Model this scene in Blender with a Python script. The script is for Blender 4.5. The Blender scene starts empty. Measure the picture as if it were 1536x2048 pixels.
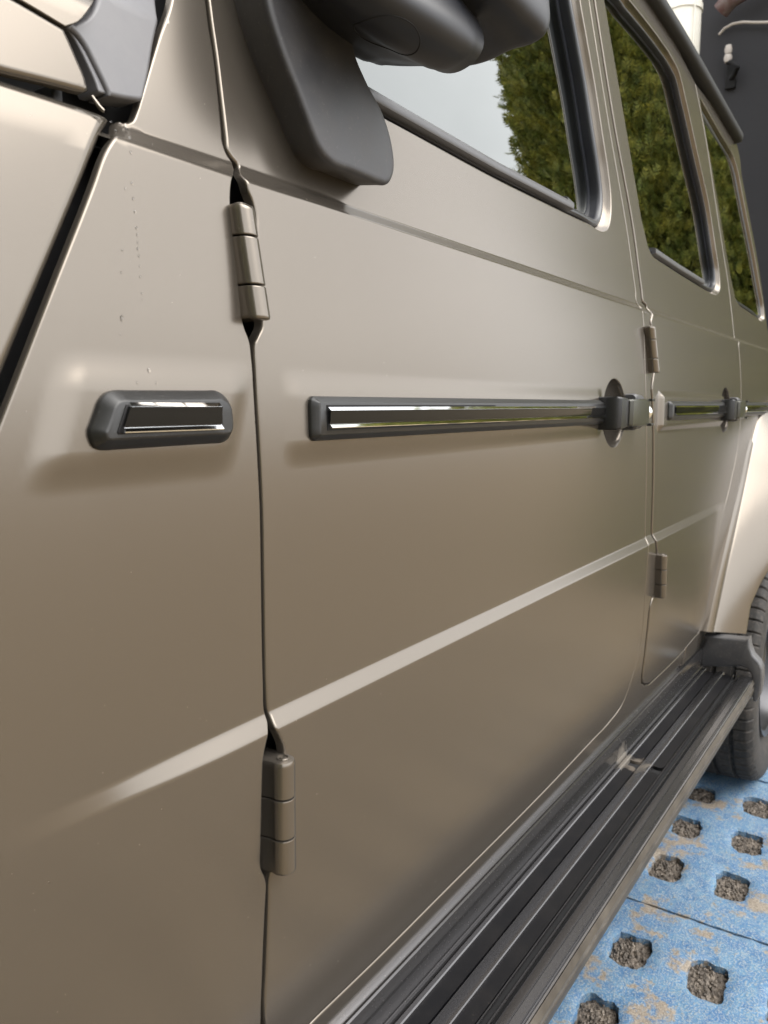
import bpy, bmesh, math, random
import numpy as np
from mathutils import Vector, Matrix, geometry, noise

# ------------------------------------------------------------------ camera, world, sun, exposure
scene = bpy.context.scene
COL = scene.collection
cam_data = bpy.data.cameras.new('camera')
cam = bpy.data.objects.new('camera', cam_data); COL.objects.link(cam)
scene.camera = cam
cam_data.sensor_fit = 'VERTICAL'; cam_data.sensor_height = 36.0; cam_data.sensor_width = 27.0
cam_data.lens = 1538.0 / 2048.0 * 36.0
cam_data.clip_start = .01; cam_data.clip_end = 400
Rm = Matrix(((0.57662, 0.11259, -0.80917), (-0.81701, 0.07946, -0.57115), (0.0, 0.99046, 0.13781)))
cam.matrix_world = Matrix.Translation((0, -.42, 1.05)) @ Rm.to_4x4()
cam_data.dof.use_dof = True; cam_data.dof.focus_distance = .74; cam_data.dof.aperture_fstop = 13.0

SUN_EL, SUN_AZ = math.radians(56), math.radians(283)     # azimuth measured from +X towards +Y: light from ahead of the car and from the camera's side
world = bpy.data.worlds.new('World'); scene.world = world; world.use_nodes = True
nt = world.node_tree; nt.nodes.clear()
def wn(t, **k):
    n = nt.nodes.new(t)
    for a, b in k.items(): setattr(n, a, b)
    return n
sky = wn('ShaderNodeTexSky', sky_type='NISHITA', sun_disc=False, sun_elevation=SUN_EL, sun_rotation=math.radians(90) - SUN_AZ, air_density=1.0, dust_density=4.0, ozone_density=1.0)
hsv = wn('ShaderNodeHueSaturation'); hsv.inputs['Saturation'].default_value = .12; hsv.inputs['Value'].default_value = 1.0
tc = wn('ShaderNodeTexCoord'); cl = wn('ShaderNodeTexNoise'); cl.inputs['Scale'].default_value = 2.2; cl.inputs['Detail'].default_value = 5; cl.inputs['Roughness'].default_value = .55
cr = wn('ShaderNodeMapRange'); cr.inputs['From Min'].default_value = .3; cr.inputs['From Max'].default_value = .7; cr.inputs['To Min'].default_value = .86; cr.inputs['To Max'].default_value = 1.12
flat = wn('ShaderNodeMix', data_type='RGBA'); flat.inputs[0].default_value = .6; flat.inputs[7].default_value = (7.4, 7.5, 7.6, 1)
mul = wn('ShaderNodeMix', data_type='RGBA', blend_type='MULTIPLY'); mul.inputs[0].default_value = 1
bg = wn('ShaderNodeBackground'); bg.inputs['Strength'].default_value = .105
wo = wn('ShaderNodeOutputWorld')
L = nt.links.new
L(sky.outputs[0], hsv.inputs['Color']); L(hsv.outputs[0], flat.inputs[6]); L(tc.outputs['Generated'], cl.inputs['Vector']); L(cl.outputs['Fac'], cr.inputs['Value'])
L(flat.outputs[2], mul.inputs[6]); L(cr.outputs[0], mul.inputs[7]); L(mul.outputs[2], bg.inputs['Color']); L(bg.outputs[0], wo.inputs[0])

sd = bpy.data.lights.new('sun', 'SUN'); sun = bpy.data.objects.new('sun', sd); COL.objects.link(sun)
sd.energy = .8; sd.angle = math.radians(60); sd.color = (1, .95, .88)
sv = Vector((math.cos(SUN_EL) * math.cos(SUN_AZ), math.cos(SUN_EL) * math.sin(SUN_AZ), math.sin(SUN_EL)))
sun.rotation_euler = sv.to_track_quat('Z', 'Y').to_euler(); sun.location = sv * 8
vs = scene.view_settings; vs.view_transform = 'Standard'; vs.look = 'None'; vs.exposure = 2.08; vs.gamma = 1.0
vs.use_curve_mapping = False
scene.render.resolution_x = 768; scene.render.resolution_y = 1024
scene.cycles.max_bounces = 10; scene.cycles.transparent_max_bounces = 12

# ------------------------------------------------------------------ materials
def mat(name, base, rough=.5, metal=0., bump=None, vary=None, spec=.5, coat=0., coatr=.1):
    m = bpy.data.materials.new(name); m.use_nodes = True; t = m.node_tree; p = t.nodes['Principled BSDF']
    p.inputs['Base Color'].default_value = (*base, 1); p.inputs['Roughness'].default_value = rough; p.inputs['Metallic'].default_value = metal
    p.inputs['Specular IOR Level'].default_value = spec; p.inputs['Coat Weight'].default_value = coat; p.inputs['Coat Roughness'].default_value = coatr
    co = t.nodes.new('ShaderNodeTexCoord')
    if bump:
        n = t.nodes.new('ShaderNodeTexNoise'); n.inputs['Scale'].default_value = bump[0]; n.inputs['Detail'].default_value = 3
        b = t.nodes.new('ShaderNodeBump'); b.inputs['Strength'].default_value = bump[1]; b.inputs['Distance'].default_value = bump[2] if len(bump) > 2 else .001
        t.links.new(co.outputs['Object'], n.inputs['Vector']); t.links.new(n.outputs['Fac'], b.inputs['Height']); t.links.new(b.outputs[0], p.inputs['Normal'])
    if vary:   # (scale, colour2, amount, roughness delta)
        n = t.nodes.new('ShaderNodeTexNoise'); n.inputs['Scale'].default_value = vary[0]; n.inputs['Detail'].default_value = 6; n.inputs['Roughness'].default_value = .65
        r = t.nodes.new('ShaderNodeMapRange'); r.inputs['From Min'].default_value = .42; r.inputs['From Max'].default_value = .68; r.inputs['To Max'].default_value = vary[2]
        x = t.nodes.new('ShaderNodeMix'); x.data_type = 'RGBA'; x.inputs[6].default_value = (*base, 1); x.inputs[7].default_value = (*vary[1], 1)
        a = t.nodes.new('ShaderNodeMath'); a.operation = 'MULTIPLY_ADD'; a.inputs[1].default_value = vary[3]; a.inputs[2].default_value = rough
        t.links.new(co.outputs['Object'], n.inputs['Vector']); t.links.new(n.outputs['Fac'], r.inputs['Value']); t.links.new(r.outputs[0], x.inputs[0])
        t.links.new(x.outputs[2], p.inputs['Base Color']); t.links.new(r.outputs[0], a.inputs[0]); t.links.new(a.outputs[0], p.inputs['Roughness'])
    return m
M = {}
M['paint'] = mat('taupe_satin_paint', (.158, .139, .118), .225, .76, vary=(4, (.155, .136, .115), .4, .02))
M['plastic'] = mat('black_grained_plastic', (.009, .010, .014), .46, bump=(1600, .12, .0004), vary=(30, (.020, .020, .023), .5, .1))
M['greyplastic'] = mat('grey_plastic', (.048, .048, .051), .42, bump=(1200, .1, .0004), vary=(25, (.075, .07, .066), .5, .1))
M['cowl'] = mat('sky_lit_cowl_plastic', (.095, .095, .103), .42, bump=(1200, .1, .0004), vary=(25, (.125, .122, .128), .6, .1))  # black cowl plastic with its sky reflection put into a lighter grey base
M['trim'] = mat('dark_trim_plastic', (.010, .0098, .0098), .38, bump=(1500, .08, .0003))
M['rubber'] = mat('black_rubber', (.003, .003, .004), .5, bump=(900, .1, .0004), vary=(18, (.010, .009, .009), .5, .1), spec=.2)
M['seal'] = mat('window_seal_rubber', (.011, .012, .016), .30, bump=(900, .05, .0003))
M['sealgrey'] = mat('weatherstrip', (.06, .06, .064), .35, bump=(900, .05, .0003))
M['grip'] = mat('hedge_reflection_lacquer', (.045, .044, .036), .26, .3)  # olive base colour stands in for the hedge reflected in the grip's paint
M['gloss'] = mat('dark_reflection_gloss', (.008, .008, .008), .05, 0., spec=.22)  # black base stands in for the dark reflection in the chrome's middle band
M['blackgrip'] = mat('handle_mount_black', (.009, .009, .010), .34)
M['foot'] = mat('lit_dusty_plastic', (.028, .028, .032), .48, bump=(1600, .12, .0004), vary=(34, (.046, .044, .046), .8, .1))  # case plastic, lightened for dust and for the light falling on its outer face
M['chrome'] = mat('polished_chrome', (.82, .83, .84), .05, 1.0)
M['alu'] = mat('anodised_board_aluminium', (.125, .122, .125), .24, .9)
M['aluout'] = mat('dusty_board_edge', (.042, .038, .034), .40, .4, vary=(9, (.095, .084, .070), .7, .15))
M['rail'] = mat('gutter_plastic', (.012, .012, .013), .55, spec=.3)
M['gap'] = mat('shut_line_black', (.004, .004, .005), .8)
M['tyre'] = mat('tyre_rubber', (.008, .0075, .007), .75, bump=(300, .3, .001), vary=(20, (.032, .027, .023), .8, .1))
M['rimmetal'] = mat('wheel_rim_metal', (.08, .08, .085), .3, .9)
M['dark'] = mat('cabin_lining', (.012, .012, .013), .8)
M['water'] = mat('water_drop', (.9, .9, .9), .03)
M['water'].node_tree.nodes['Principled BSDF'].inputs['Transmission Weight'].default_value = 1
M['water'].node_tree.nodes['Principled BSDF'].inputs['IOR'].default_value = 1.33
M['etch'] = mat('etched_marking', (.75, .8, .78), .6)
def dust(m, amount, colour, scale=420., lo=.70, hi=.76, streak=0., spot=None):
    # settled dust specks, faint run-off streaks and one scuffed spot, mixed over whatever feeds the base colour
    t = m.node_tree; p = t.nodes['Principled BSDF']; g = t.nodes.new('ShaderNodeNewGeometry')
    def noi(vec, sc, det=2):
        n = t.nodes.new('ShaderNodeTexNoise'); n.inputs['Scale'].default_value = sc; n.inputs['Detail'].default_value = det; t.links.new(vec, n.inputs['Vector']); return n.outputs['Fac']
    def mr(v, a, b, c, d):
        n = t.nodes.new('ShaderNodeMapRange'); n.inputs['From Min'].default_value = a; n.inputs['From Max'].default_value = b; n.inputs['To Min'].default_value = c; n.inputs['To Max'].default_value = d; t.links.new(v, n.inputs['Value']); return n.outputs[0]
    def add(a, b, op='MAXIMUM'):
        n = t.nodes.new('ShaderNodeMath'); n.operation = op; t.links.new(a, n.inputs[0]); t.links.new(b, n.inputs[1]); return n.outputs[0]
    f = mr(noi(g.outputs['Position'], scale), lo, hi, 0, amount)
    if streak:
        mp = t.nodes.new('ShaderNodeMapping'); mp.inputs['Scale'].default_value = (1, 1, .06); t.links.new(g.outputs['Position'], mp.inputs['Vector'])
        f = add(f, mr(noi(mp.outputs[0], 60, 4), .55, .75, 0, streak))
    if spot:
        d = t.nodes.new('ShaderNodeVectorMath'); d.operation = 'DISTANCE'; d.inputs[1].default_value = spot[0]; t.links.new(g.outputs['Position'], d.inputs[0])
        w = t.nodes.new('ShaderNodeMath'); w.operation = 'MULTIPLY_ADD'; w.inputs[1].default_value = .05; t.links.new(noi(g.outputs['Position'], 90, 4), w.inputs[0]); t.links.new(d.outputs['Value'], w.inputs[2])
        f = add(f, mr(w.outputs[0], spot[1]+.025, spot[1]+.038, .85, 0))
    x = t.nodes.new('ShaderNodeMix'); x.data_type = 'RGBA'; x.inputs[7].default_value = (*colour, 1)
    bi = p.inputs['Base Color']
    if bi.is_linked: src = bi.links[0].from_socket; t.links.new(src, x.inputs[6])
    else: x.inputs[6].default_value = bi.default_value[:]
    t.links.new(f, x.inputs[0]); t.links.new(x.outputs[2], bi)
    ri = p.inputs['Roughness']; q = t.nodes.new('ShaderNodeMix'); q.inputs[3].default_value = .75
    if ri.is_linked: t.links.new(ri.links[0].from_socket, q.inputs[2])
    else: q.inputs[2].default_value = ri.default_value
    t.links.new(f, q.inputs[0]); t.links.new(q.outputs[0], ri)
dust(M['paint'], .14, (.28, .25, .22), scale=330, lo=.765, hi=.80, streak=.012)
dust(M['foot'], .35, (.11, .105, .10), scale=300, lo=.64, hi=.74, streak=.08)
dust(M['trim'], .3, (.10, .095, .09), scale=500, lo=.66, hi=.74)
dust(M['rubber'], .25, (.10, .085, .07), scale=300, lo=.66, hi=.76, spot=((1.44, -.006, .357), .022))
dust(M['alu'], .12, (.20, .18, .155), scale=260, lo=.64, hi=.74, spot=((1.43, .004, .366), .026))
dust(M['aluout'], .2, (.20, .178, .15), scale=24, lo=.42, hi=.72)
dust(M['greyplastic'], .4, (.14, .13, .12), scale=200, lo=.6, hi=.74)
dust(M['tyre'], .3, (.10, .082, .066), scale=120, lo=.50, hi=.72)
def glass_mat():
    m = bpy.data.materials.new('tinted_glass'); m.use_nodes = True; t = m.node_tree; t.nodes.clear()
    tr = t.nodes.new('ShaderNodeBsdfTransparent'); tr.inputs[0].default_value = (.06, .07, .068, 1)
    gl = t.nodes.new('ShaderNodeBsdfGlossy'); gl.inputs['Roughness'].default_value = .004; gl.inputs[0].default_value = (.97, 1, .98, 1)
    fr = t.nodes.new('ShaderNodeFresnel'); fr.inputs['IOR'].default_value = 2.25
    mx = t.nodes.new('ShaderNodeMixShader'); o = t.nodes.new('ShaderNodeOutputMaterial')
    t.links.new(fr.outputs[0], mx.inputs[0]); t.links.new(tr.outputs[0], mx.inputs[1]); t.links.new(gl.outputs[0], mx.inputs[2]); t.links.new(mx.outputs[0], o.inputs[0])
    return m
M['glass'] = glass_mat()

# ------------------------------------------------------------------ helpers
def tag(o, label=None, cat=None, group=None, kind=None):
    if label: o['label'] = label
    if cat: o['category'] = cat
    if group: o['group'] = group
    if kind: o['kind'] = kind
    return o
def empty(name, loc, label=None, cat=None, group=None):
    o = bpy.data.objects.new(name, None); COL.objects.link(o); o.location = loc
    return tag(o, label, cat, group)
def link(name, me, material, parent=None):
    o = bpy.data.objects.new(name, me); COL.objects.link(o)
    if material is not None and not len(me.materials): me.materials.append(material)
    if parent: setpar(o, parent)
    return o
def wm(p):
    b = Matrix.LocRotScale(p.location, p.rotation_euler, p.scale)
    return (wm(p.parent) @ p.matrix_parent_inverse if p.parent else Matrix()) @ b
def setpar(o, p):      # children keep their world coordinates
    o.parent = p; o.matrix_parent_inverse = wm(p).inverted(); return o
def mesh(name, verts, faces, material, parent=None, angle=35, normals=None, recalc=False):
    me = bpy.data.meshes.new(name); me.from_pydata([tuple(map(float, v)) for v in verts], [], [tuple(map(int, f)) for f in faces]); me.update()
    if recalc:
        b = bmesh.new(); b.from_mesh(me); bmesh.ops.recalc_face_normals(b, faces=b.faces); b.to_mesh(me); b.free()
    me.shade_smooth()
    if normals is not None: me.normals_split_custom_set_from_vertices([tuple(map(float, n)) for n in normals])
    elif angle: me.set_sharp_from_angle(angle=math.radians(angle))
    return link(name, me, material, parent)
_PZ=np.array([.30,.40,.45,.49,.52,.56,.60,.65,.70,.75,.80,.94,1.05,1.10,1.15,1.19,1.215,1.24,1.30,1.35,1.45,1.56,1.67,1.78,1.90,2.05])
_PY=np.array([.062,.038,.0285,.022,.0185,.015,.012,.0085,.0048,.0022,.0008,.0,.0012,.003,.0060,.0095,.0122,.0155,.0248,.0325,.0482,.0655,.0825,.0995,.119,.150])
def _pchip(x,xs,ys):
    h=np.diff(xs);dl=np.diff(ys)/h
    m=np.zeros_like(ys);m[0]=dl[0];m[-1]=dl[-1]
    for i in range(1,len(xs)-1):
        if dl[i-1]*dl[i]>0:
            w1=2*h[i]+h[i-1];w2=h[i]+2*h[i-1];m[i]=(w1+w2)/(w1/dl[i-1]+w2/dl[i])
    x=np.clip(x,xs[0],xs[-1]-1e-9);i=np.clip(np.searchsorted(xs,x,side='right')-1,0,len(xs)-2)
    t=(x-xs[i])/h[i]
    return (2*t**3-3*t*t+1)*ys[i]+(t**3-2*t*t+t)*h[i]*m[i]+(-2*t**3+3*t*t)*ys[i+1]+(t**3-t*t)*h[i]*m[i+1]
def ramp(t,r=.16):
    # 0..1 linear ramp with rounded ends
    def q(u): # softplus like quadratic blend
        return np.where(u<-r,0,np.where(u>r,u,(u+r)**2/(4*r)))
    return q(t)-q(t-1)
def sstep(a,b,x):
    t=np.clip((x-a)/(b-a),0,1);return t*t*(3-2*t)
def body_y(x,z):
    x=np.asarray(x,float);z=np.asarray(z,float)
    y=_pchip(z,_PZ,_PY)
    a=sstep(.20,.40,x)*(1-sstep(2.00,2.16,x))
    y=y-.0086*a*ramp((.8025-z)/.0128)
    y=y+.0125*ramp((z-1.2165)/(.0135-.0015*sstep(.545,.572,x)))
    return y
def hood_y(z):
    z = np.asarray(z, float)
    return .014 + .10*(z-1.24) + .55*np.maximum(z-1.286, 0)*sstep(1.280, 1.31, z)

def sm(pts, step=.004, closed=False):
    """Catmull-Rom through the points, resampled."""
    p = [np.array(q, float) for q in pts]; n0 = len(p); q = []
    ls = [np.linalg.norm(p[(i+1) % n0]-p[i]) for i in range(n0)]
    for i in range(n0):      # hold long straight runs so that the spline does not bulge
        q.append(p[i])
        if i == n0-1 and not closed: break
        la = ls[i-1] if (closed or i > 0) else 9e9; lb = ls[(i+1) % n0] if (closed or i < n0-2) else 9e9; d = (p[(i+1) % n0]-p[i])/(ls[i]+1e-12)
        if la < ls[i]*.42: q.append(p[i]+d*la)
        if lb < ls[i]*.42: q.append(p[(i+1) % n0]-d*lb)
    p = np.array(q); n = len(p)
    if n < 3 and not closed:
        k = max(1, int(np.linalg.norm(p[1] - p[0]) / step)); return [tuple(p[0] + (p[1] - p[0]) * i / k) for i in range(k + 1)]
    out = []
    segs = n if closed else n - 1
    for i in range(segs):
        b, c = p[i % n], p[(i + 1) % n]
        a = p[(i - 1) % n] if closed or i > 0 else 2 * b - c
        d = p[(i + 2) % n] if closed or i < n - 2 else 2 * c - b
        lb, la, ld = np.linalg.norm(c - b) + 1e-9, np.linalg.norm(b - a) + 1e-9, np.linalg.norm(d - c) + 1e-9
        mb = ((c - b) / lb * la + (b - a) / la * lb) / (la + lb) * lb
        mc = ((d - c) / ld * lb + (c - b) / lb * ld) / (lb + ld) * lb
        k = max(1, int(round(lb / step)))
        for j in range(k):
            t = j / k
            out.append(tuple((2*t**3-3*t*t+1)*b + (t**3-2*t*t+t)*mb + (-2*t**3+3*t*t)*c + (t**3-t*t)*mc))
    if not closed: out.append(tuple(p[-1]))
    return out
def join(*ls):
    o = []
    for l in ls:
        for q in l:
            if not o or abs(q[0]-o[-1][0]) + abs(q[1]-o[-1][1]) > 4e-4: o.append((float(q[0]), float(q[1])))
    if abs(o[0][0]-o[-1][0]) + abs(o[0][1]-o[-1][1]) < 4e-4: o.pop()
    return o
def ccw(poly):
    a = np.array(poly); s = np.sum(a[:, 0]*np.roll(a[:, 1], -1) - np.roll(a[:, 0], -1)*a[:, 1])
    return a if s > 0 else a[::-1].copy()
def innorm(a):
    e = np.roll(a, -1, 0) - a; e /= np.linalg.norm(e, axis=1)[:, None] + 1e-12
    n = np.stack([-e[:, 1], e[:, 0]], 1); v = n + np.roll(n, 1, 0); v /= np.linalg.norm(v, axis=1)[:, None] + 1e-9
    return v
def inside(pts, poly):
    c = np.zeros(len(pts), bool); x, z = pts[:, 0], pts[:, 1]; j = len(poly) - 1
    for i in range(len(poly)):
        xi, zi = poly[i]; xj, zj = poly[j]
        if zi != zj:
            c ^= ((zi > z) != (zj > z)) & (x < (xj - xi) * (z - zi) / (zj - zi) + xi)
        j = i
    return c
def near(pts, poly, d):
    """True where a point lies closer than d to the closed polyline (dense samples)."""
    res = np.zeros(len(pts), bool); q = np.array(poly)
    for i in range(0, len(pts), 2000):
        s = pts[i:i+2000]; dd = ((s[:, None, :] - q[None])**2).sum(2).min(1); res[i:i+2000] = dd < d*d
    return res
def panel(name, outline, h, material, parent, holes=(), r=.004, grid=(.014, .014), rows=(), extra=None, depth=.014, flange=()):
    """Pressed sheet: constrained triangulation of the outline in (x, z), raised to y = h(x, z), with rolled edges and turned-in flanges."""
    P = []; Nn = []; dd = []; edges = []; loops = []
    rings = [r*f for f in (.0, .12, .35, .65, 1.0)]
    loopsrc = [(ccw(outline), 1.0)] + [(ccw(q), -1.0) for q in holes]
    for poly, sg in loopsrc:
        nrm = innorm(poly) * sg
        for k, dk in enumerate(rings):
            pts = poly + nrm * dk
            if k:
                ok = ~near(pts, poly, dk * .93)
            else:
                ok = np.ones(len(pts), bool)
                s = len(P); edges += [(s + i, s + (i + 1) % len(poly)) for i in range(len(poly))]; loops.append((s, len(poly), poly, nrm, sg))
            for q, n_, o in zip(pts, nrm, ok):
                if o: P.append(q); Nn.append(n_); dd.append(dk)
    a = loopsrc[0][0]; lo, hi = a.min(0), a.max(0)
    gx = np.arange(lo[0], hi[0], grid[0]); gz = np.arange(lo[1], hi[1], grid[1])
    gz = np.unique(np.concatenate([gz] + [np.arange(*q) for q in rows]))
    G = np.array(np.meshgrid(gx, gz)).reshape(2, -1).T
    if extra is not None: G = np.concatenate([G, np.array(extra)])
    keep = inside(G, a)
    for q in holes: keep &= ~inside(G, np.array(q))
    G = G[keep]
    for q, _ in loopsrc: G = G[~near(G, q, r * 1.25)]
    nb = len(P); allp = np.concatenate([np.array(P), G]); nall = len(allp)
    d = np.concatenate([np.array(dd), np.full(len(G), 1.)]); nn = np.concatenate([np.array(Nn), np.zeros((len(G), 2))])
    vo, eo, fo, ov, _, _ = geometry.delaunay_2d_cdt([Vector(q) for q in allp], edges, [], 0, 1e-6, True)
    idx = np.array([o[0] if len(o) else 0 for o in ov]); xy = np.array([tuple(v) for v in vo])
    F = np.array([f for f in fo if len(f) == 3]); cen = xy[F].mean(1); keep = inside(cen, a)
    for q in holes: keep &= ~inside(cen, np.array(q))
    F = F[keep]
    x, z = xy[:, 0], xy[:, 1]; e = 2e-4
    y = h(x, z); hx = (h(x + e, z) - h(x - e, z)) / (2*e); hz = (h(x, z + e) - h(x, z - e)) / (2*e)
    di = d[idx]; ni = nn[idx]; ed = di < r
    dc = np.clip(di, r*.03, r); s = np.sqrt(np.maximum(r*r - (r - dc)**2, 1e-12)); drop = np.where(ed, r - s, 0); g = np.where(ed, -(r - dc)/s, 0)
    y = y + drop; hx = hx + g*ni[:, 0]; hz = hz + g*ni[:, 1]
    N = np.stack([hx, -np.ones_like(hx), hz], 1); N /= np.linalg.norm(N, axis=1)[:, None]
    V = np.stack([x, y, z], 1)
    t = V[F]; fn = np.cross(t[:, 1]-t[:, 0], t[:, 2]-t[:, 0]); fl = fn[:, 1] > 0; F[fl] = F[fl][:, ::-1]
    V = list(V); N = list(N); F = [tuple(f) for f in F]
    inv = {}
    for k, o in enumerate(ov):
        for q in o: inv.setdefault(q, k)
    for li, (s0, n, poly, nrm, sg) in enumerate(loops):
        lev = [(0., depth)] if (sg > 0 or not flange) else list(flange)
        base = np.array([V[inv[s0+i]] for i in range(n)]); prev = len(V)
        pts = [(0., 0.)] + lev
        for k, (ins, dep) in enumerate(pts):
            # hole flanges walk into the opening (against nrm), outline flanges go straight in
            p2 = poly - nrm * ins if sg < 0 else poly
            for i in range(n):
                V.append((p2[i][0], base[i][1] + dep, p2[i][1]))
                j = min(k + 1, len(pts) - 1); i0 = j - 1
                dn = pts[j][1] - pts[i0][1]; di_ = pts[j][0] - pts[i0][0]
                if sg > 0: nv = (-nrm[i][0], -.15, -nrm[i][1])
                else:
                    l = math.hypot(dn, di_) + 1e-9; nv = (-nrm[i][0]*dn/l, -di_/l, -nrm[i][1]*dn/l)
                N.append(tuple(np.array(nv)/np.linalg.norm(nv)))
        for k in range(len(pts) - 1):
            for i in range(n):
                j = (i + 1) % n; A = prev + k*n
                f = (A+i, A+j, A+n+j, A+n+i)
                p0, p1, p3 = np.array(V[f[0]]), np.array(V[f[1]]), np.array(V[f[3]])
                F.append(f if np.dot(np.cross(p1-p0, p3-p0), np.array(N[f[0]])+np.array(N[f[3]])) > 0 else f[::-1])
    return mesh(name, V, F, material, parent, normals=N)
def plate(name, outline, levels, h, material, parent, angle=30):
    """Raised moulding: nested insets of an (x, z) outline, each standing `out` proud of the surface h."""
    a = ccw(outline); n = innorm(a); V = []; F = []; m = len(a)
    for ins, out in levels:
        q = a + n*ins
        for c in q: V.append((c[0], float(h(c[0], c[1])) - out, c[1]))
    for k in range(len(levels)-1):
        for i in range(m):
            j = (i+1) % m; F.append((k*m+i, k*m+j, (k+1)*m+j, (k+1)*m+i))
    F.append(tuple((len(levels)-1)*m + i for i in range(m)))
    return mesh(name, V, F, material, parent, angle=angle, recalc=True)
def slats(name, prof, xl, xr, h, material, parent, angle=25):
    """Extrude a closed (z, out) profile from x = xl(z) to x = xr(z) along the body side."""
    V = []; F = []; n = len(prof)
    for fx in (xl, xr):
        for z, o in prof:
            x = fx(z) if callable(fx) else fx
            V.append((x, float(h(x, z)) - o, z))
    for i in range(n):
        j = (i+1) % n; F.append((i, j, n+j, n+i))
    F += [tuple(range(n)), tuple(range(n, 2*n))]
    return mesh(name, V, F, material, parent, angle=angle, recalc=True)
def extx(name, prof, x0, x1, material, parent, angle=30, closed=True):
    V = [(x0, y, z) for y, z in prof] + [(x1, y, z) for y, z in prof]; n = len(prof)
    F = [(i, (i+1) % n, n + (i+1) % n, n+i) for i in range(n if closed else n-1)]
    if closed: F += [tuple(range(n)), tuple(range(n, 2*n))]
    return mesh(name, V, F, material, parent, angle=angle, recalc=True)
def loft(name, rings, material, parent, angle=40, cap=(True, True)):
    n = len(rings[0]); V = [p for r_ in rings for p in r_]; F = []
    for k in range(len(rings)-1):
        for i in range(n):
            j = (i+1) % n; F.append((k*n+i, k*n+j, (k+1)*n+j, (k+1)*n+i))
    if cap[0]: F.append(tuple(range(n)))
    if cap[1]: F.append(tuple((len(rings)-1)*n+i for i in range(n)))
    return mesh(name, V, F, material, parent, angle=angle, recalc=True)
def resamp(pts, n):
    p = np.array(list(pts) + [pts[0]], float); s = np.concatenate([[0], np.cumsum(np.linalg.norm(np.diff(p, axis=0), axis=1))])
    t = np.linspace(0, s[-1], n, endpoint=False)
    return np.stack([np.interp(t, s, p[:, k]) for k in range(p.shape[1])], 1)
def tube(name, pts, rad, material, parent=None, seg=12, cap=True):
    P = [Vector(p) for p in pts]; rings = []
    up = Vector((.13, .21, .97))
    for i, p in enumerate(P):
        d = (P[min(i+1, len(P)-1)] - P[max(i-1, 0)]).normalized(); a = d.cross(up)
        if a.length < .05: a = d.cross(Vector((1, 0, 0)))
        a.normalize(); b = d.cross(a); rr = rad[i] if hasattr(rad, '__len__') else rad
        rings.append([tuple(p + a*math.cos(t)*rr + b*math.sin(t)*rr) for t in [2*math.pi*k/seg for k in range(seg)]])
    return loft(name, rings, material, parent, cap=(cap, cap))

GZ = -.15      # ground level (z = 0 is only the car's own datum)

# ------------------------------------------------------------------ the car body
car = empty('parked_car', (2.2, .9, GZ), 'matte taupe boxy off-road car with black trim, parked on worn blue paving', 'car')
def boss(x, z, x0, x1, z0, z1, w, hgt, slant=0.):
    xa = x + slant*(z - (z0+z1)/2)
    u = np.minimum(sstep(x0-w, x0+w*.25, xa), 1-sstep(x1-w*.25, x1+w, xa)); v = np.minimum(sstep(z0-w, z0+w*.2, z), 1-sstep(z1-w*.2, z1+w, z))
    return -hgt*u*v
HX, HZ = 1.246, 1.0368        # handle bowl in the front door
HX2, HZ2 = 2.073, 1.0375      # and in the rear door
def h_side(x, z):
    return body_y(x, z) + boss(x, z, .268, .396, 1.018, 1.062, .021, .0040, slant=-.34)
def bowl(x, z, cx, cz, R, dep):
    d = np.hypot(x-cx, z-cz)/R
    return np.where(d < 1, dep*np.sqrt(np.maximum(1-d*d, 0)+.0)*.9 + .0, 0)
def h_fdoor(x, z):
    return body_y(x, z) + boss(x, z, .472, 1.168, 1.018, 1.060, .019, .0040) + bowl(x, z, HX, HZ, .0555, .026)
def h_rdoor(x, z):
    return body_y(x, z) + boss(x, z, 1.500, 2.02, 1.010, 1.066, .012, .0085) + bowl(x, z, HX2, HZ2, .0555, .026)
def disc_pts(cx, cz, R, n=7):
    o = []
    for k in range(1, n+1):
        rr = R*(1-(1-k/n)**2) if k < n else R*.997
        m = max(8, int(2*math.pi*rr/.0035)); o += [(cx+rr*math.cos(2*math.pi*i/m), cz+rr*math.sin(2*math.pi*i/m)) for i in range(m)]
    m = 110; o += [(cx+R*1.01*math.cos(2*math.pi*i/m), cz+R*1.01*math.sin(2*math.pi*i/m)) for i in range(m)]
    return o
def gridpts(x0, x1, z0, z1, s):
    return np.array(np.meshgrid(np.arange(x0, x1, s), np.arange(z0, z1, s))).reshape(2, -1).T.tolist()
ROWS = [(.782, .810, .0014), (1.211, 1.236, .0013)]

# --- fixed side panel behind the front wheel, running up into the windscreen pillar
R_edge = [(0.4288,1.3494),(0.4287,1.33),(0.4296,1.3105),(0.4288,1.2769),(0.4273,1.2441),(0.4305,1.2362),(0.4349,1.2318),(0.4326,1.2267),(0.4201,1.2142),(0.4175,1.2065),(0.4162,1.2005),(0.4152,1.1862),(0.4157,1.1702),(0.4165,1.1464),(0.4176,1.1267),(0.4184,1.1133),(0.4204,1.1066),(0.4235,1.1002),(0.4252,1.0948),(0.4262,1.0796),(0.4265,1.0613),(0.428,1.0157),(0.429,0.9769),(0.4286,0.9175),(0.4282,0.8565),(0.4286,0.823),(0.4288,0.8082),(0.4299,0.8009),(0.429,0.7964),(0.4262,0.7918),(0.423,0.7845),(0.4195,0.7731),(0.418,0.7498),(0.4175,0.7143),(0.4175,0.6826),(0.4191,0.6736),(0.423,0.6651),(0.4259,0.6557),(0.4257,0.646),(0.4252,0.63),(0.4249,0.609),(0.4248,0.5707),(0.4258,0.5216),(0.4296,0.4865)]
A_edge = [(0.3986,1.3425),(0.3945,1.3339),(0.3781,1.3021),(0.3613,1.2679),(0.3512,1.2468),(0.3478,1.2402)]
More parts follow.
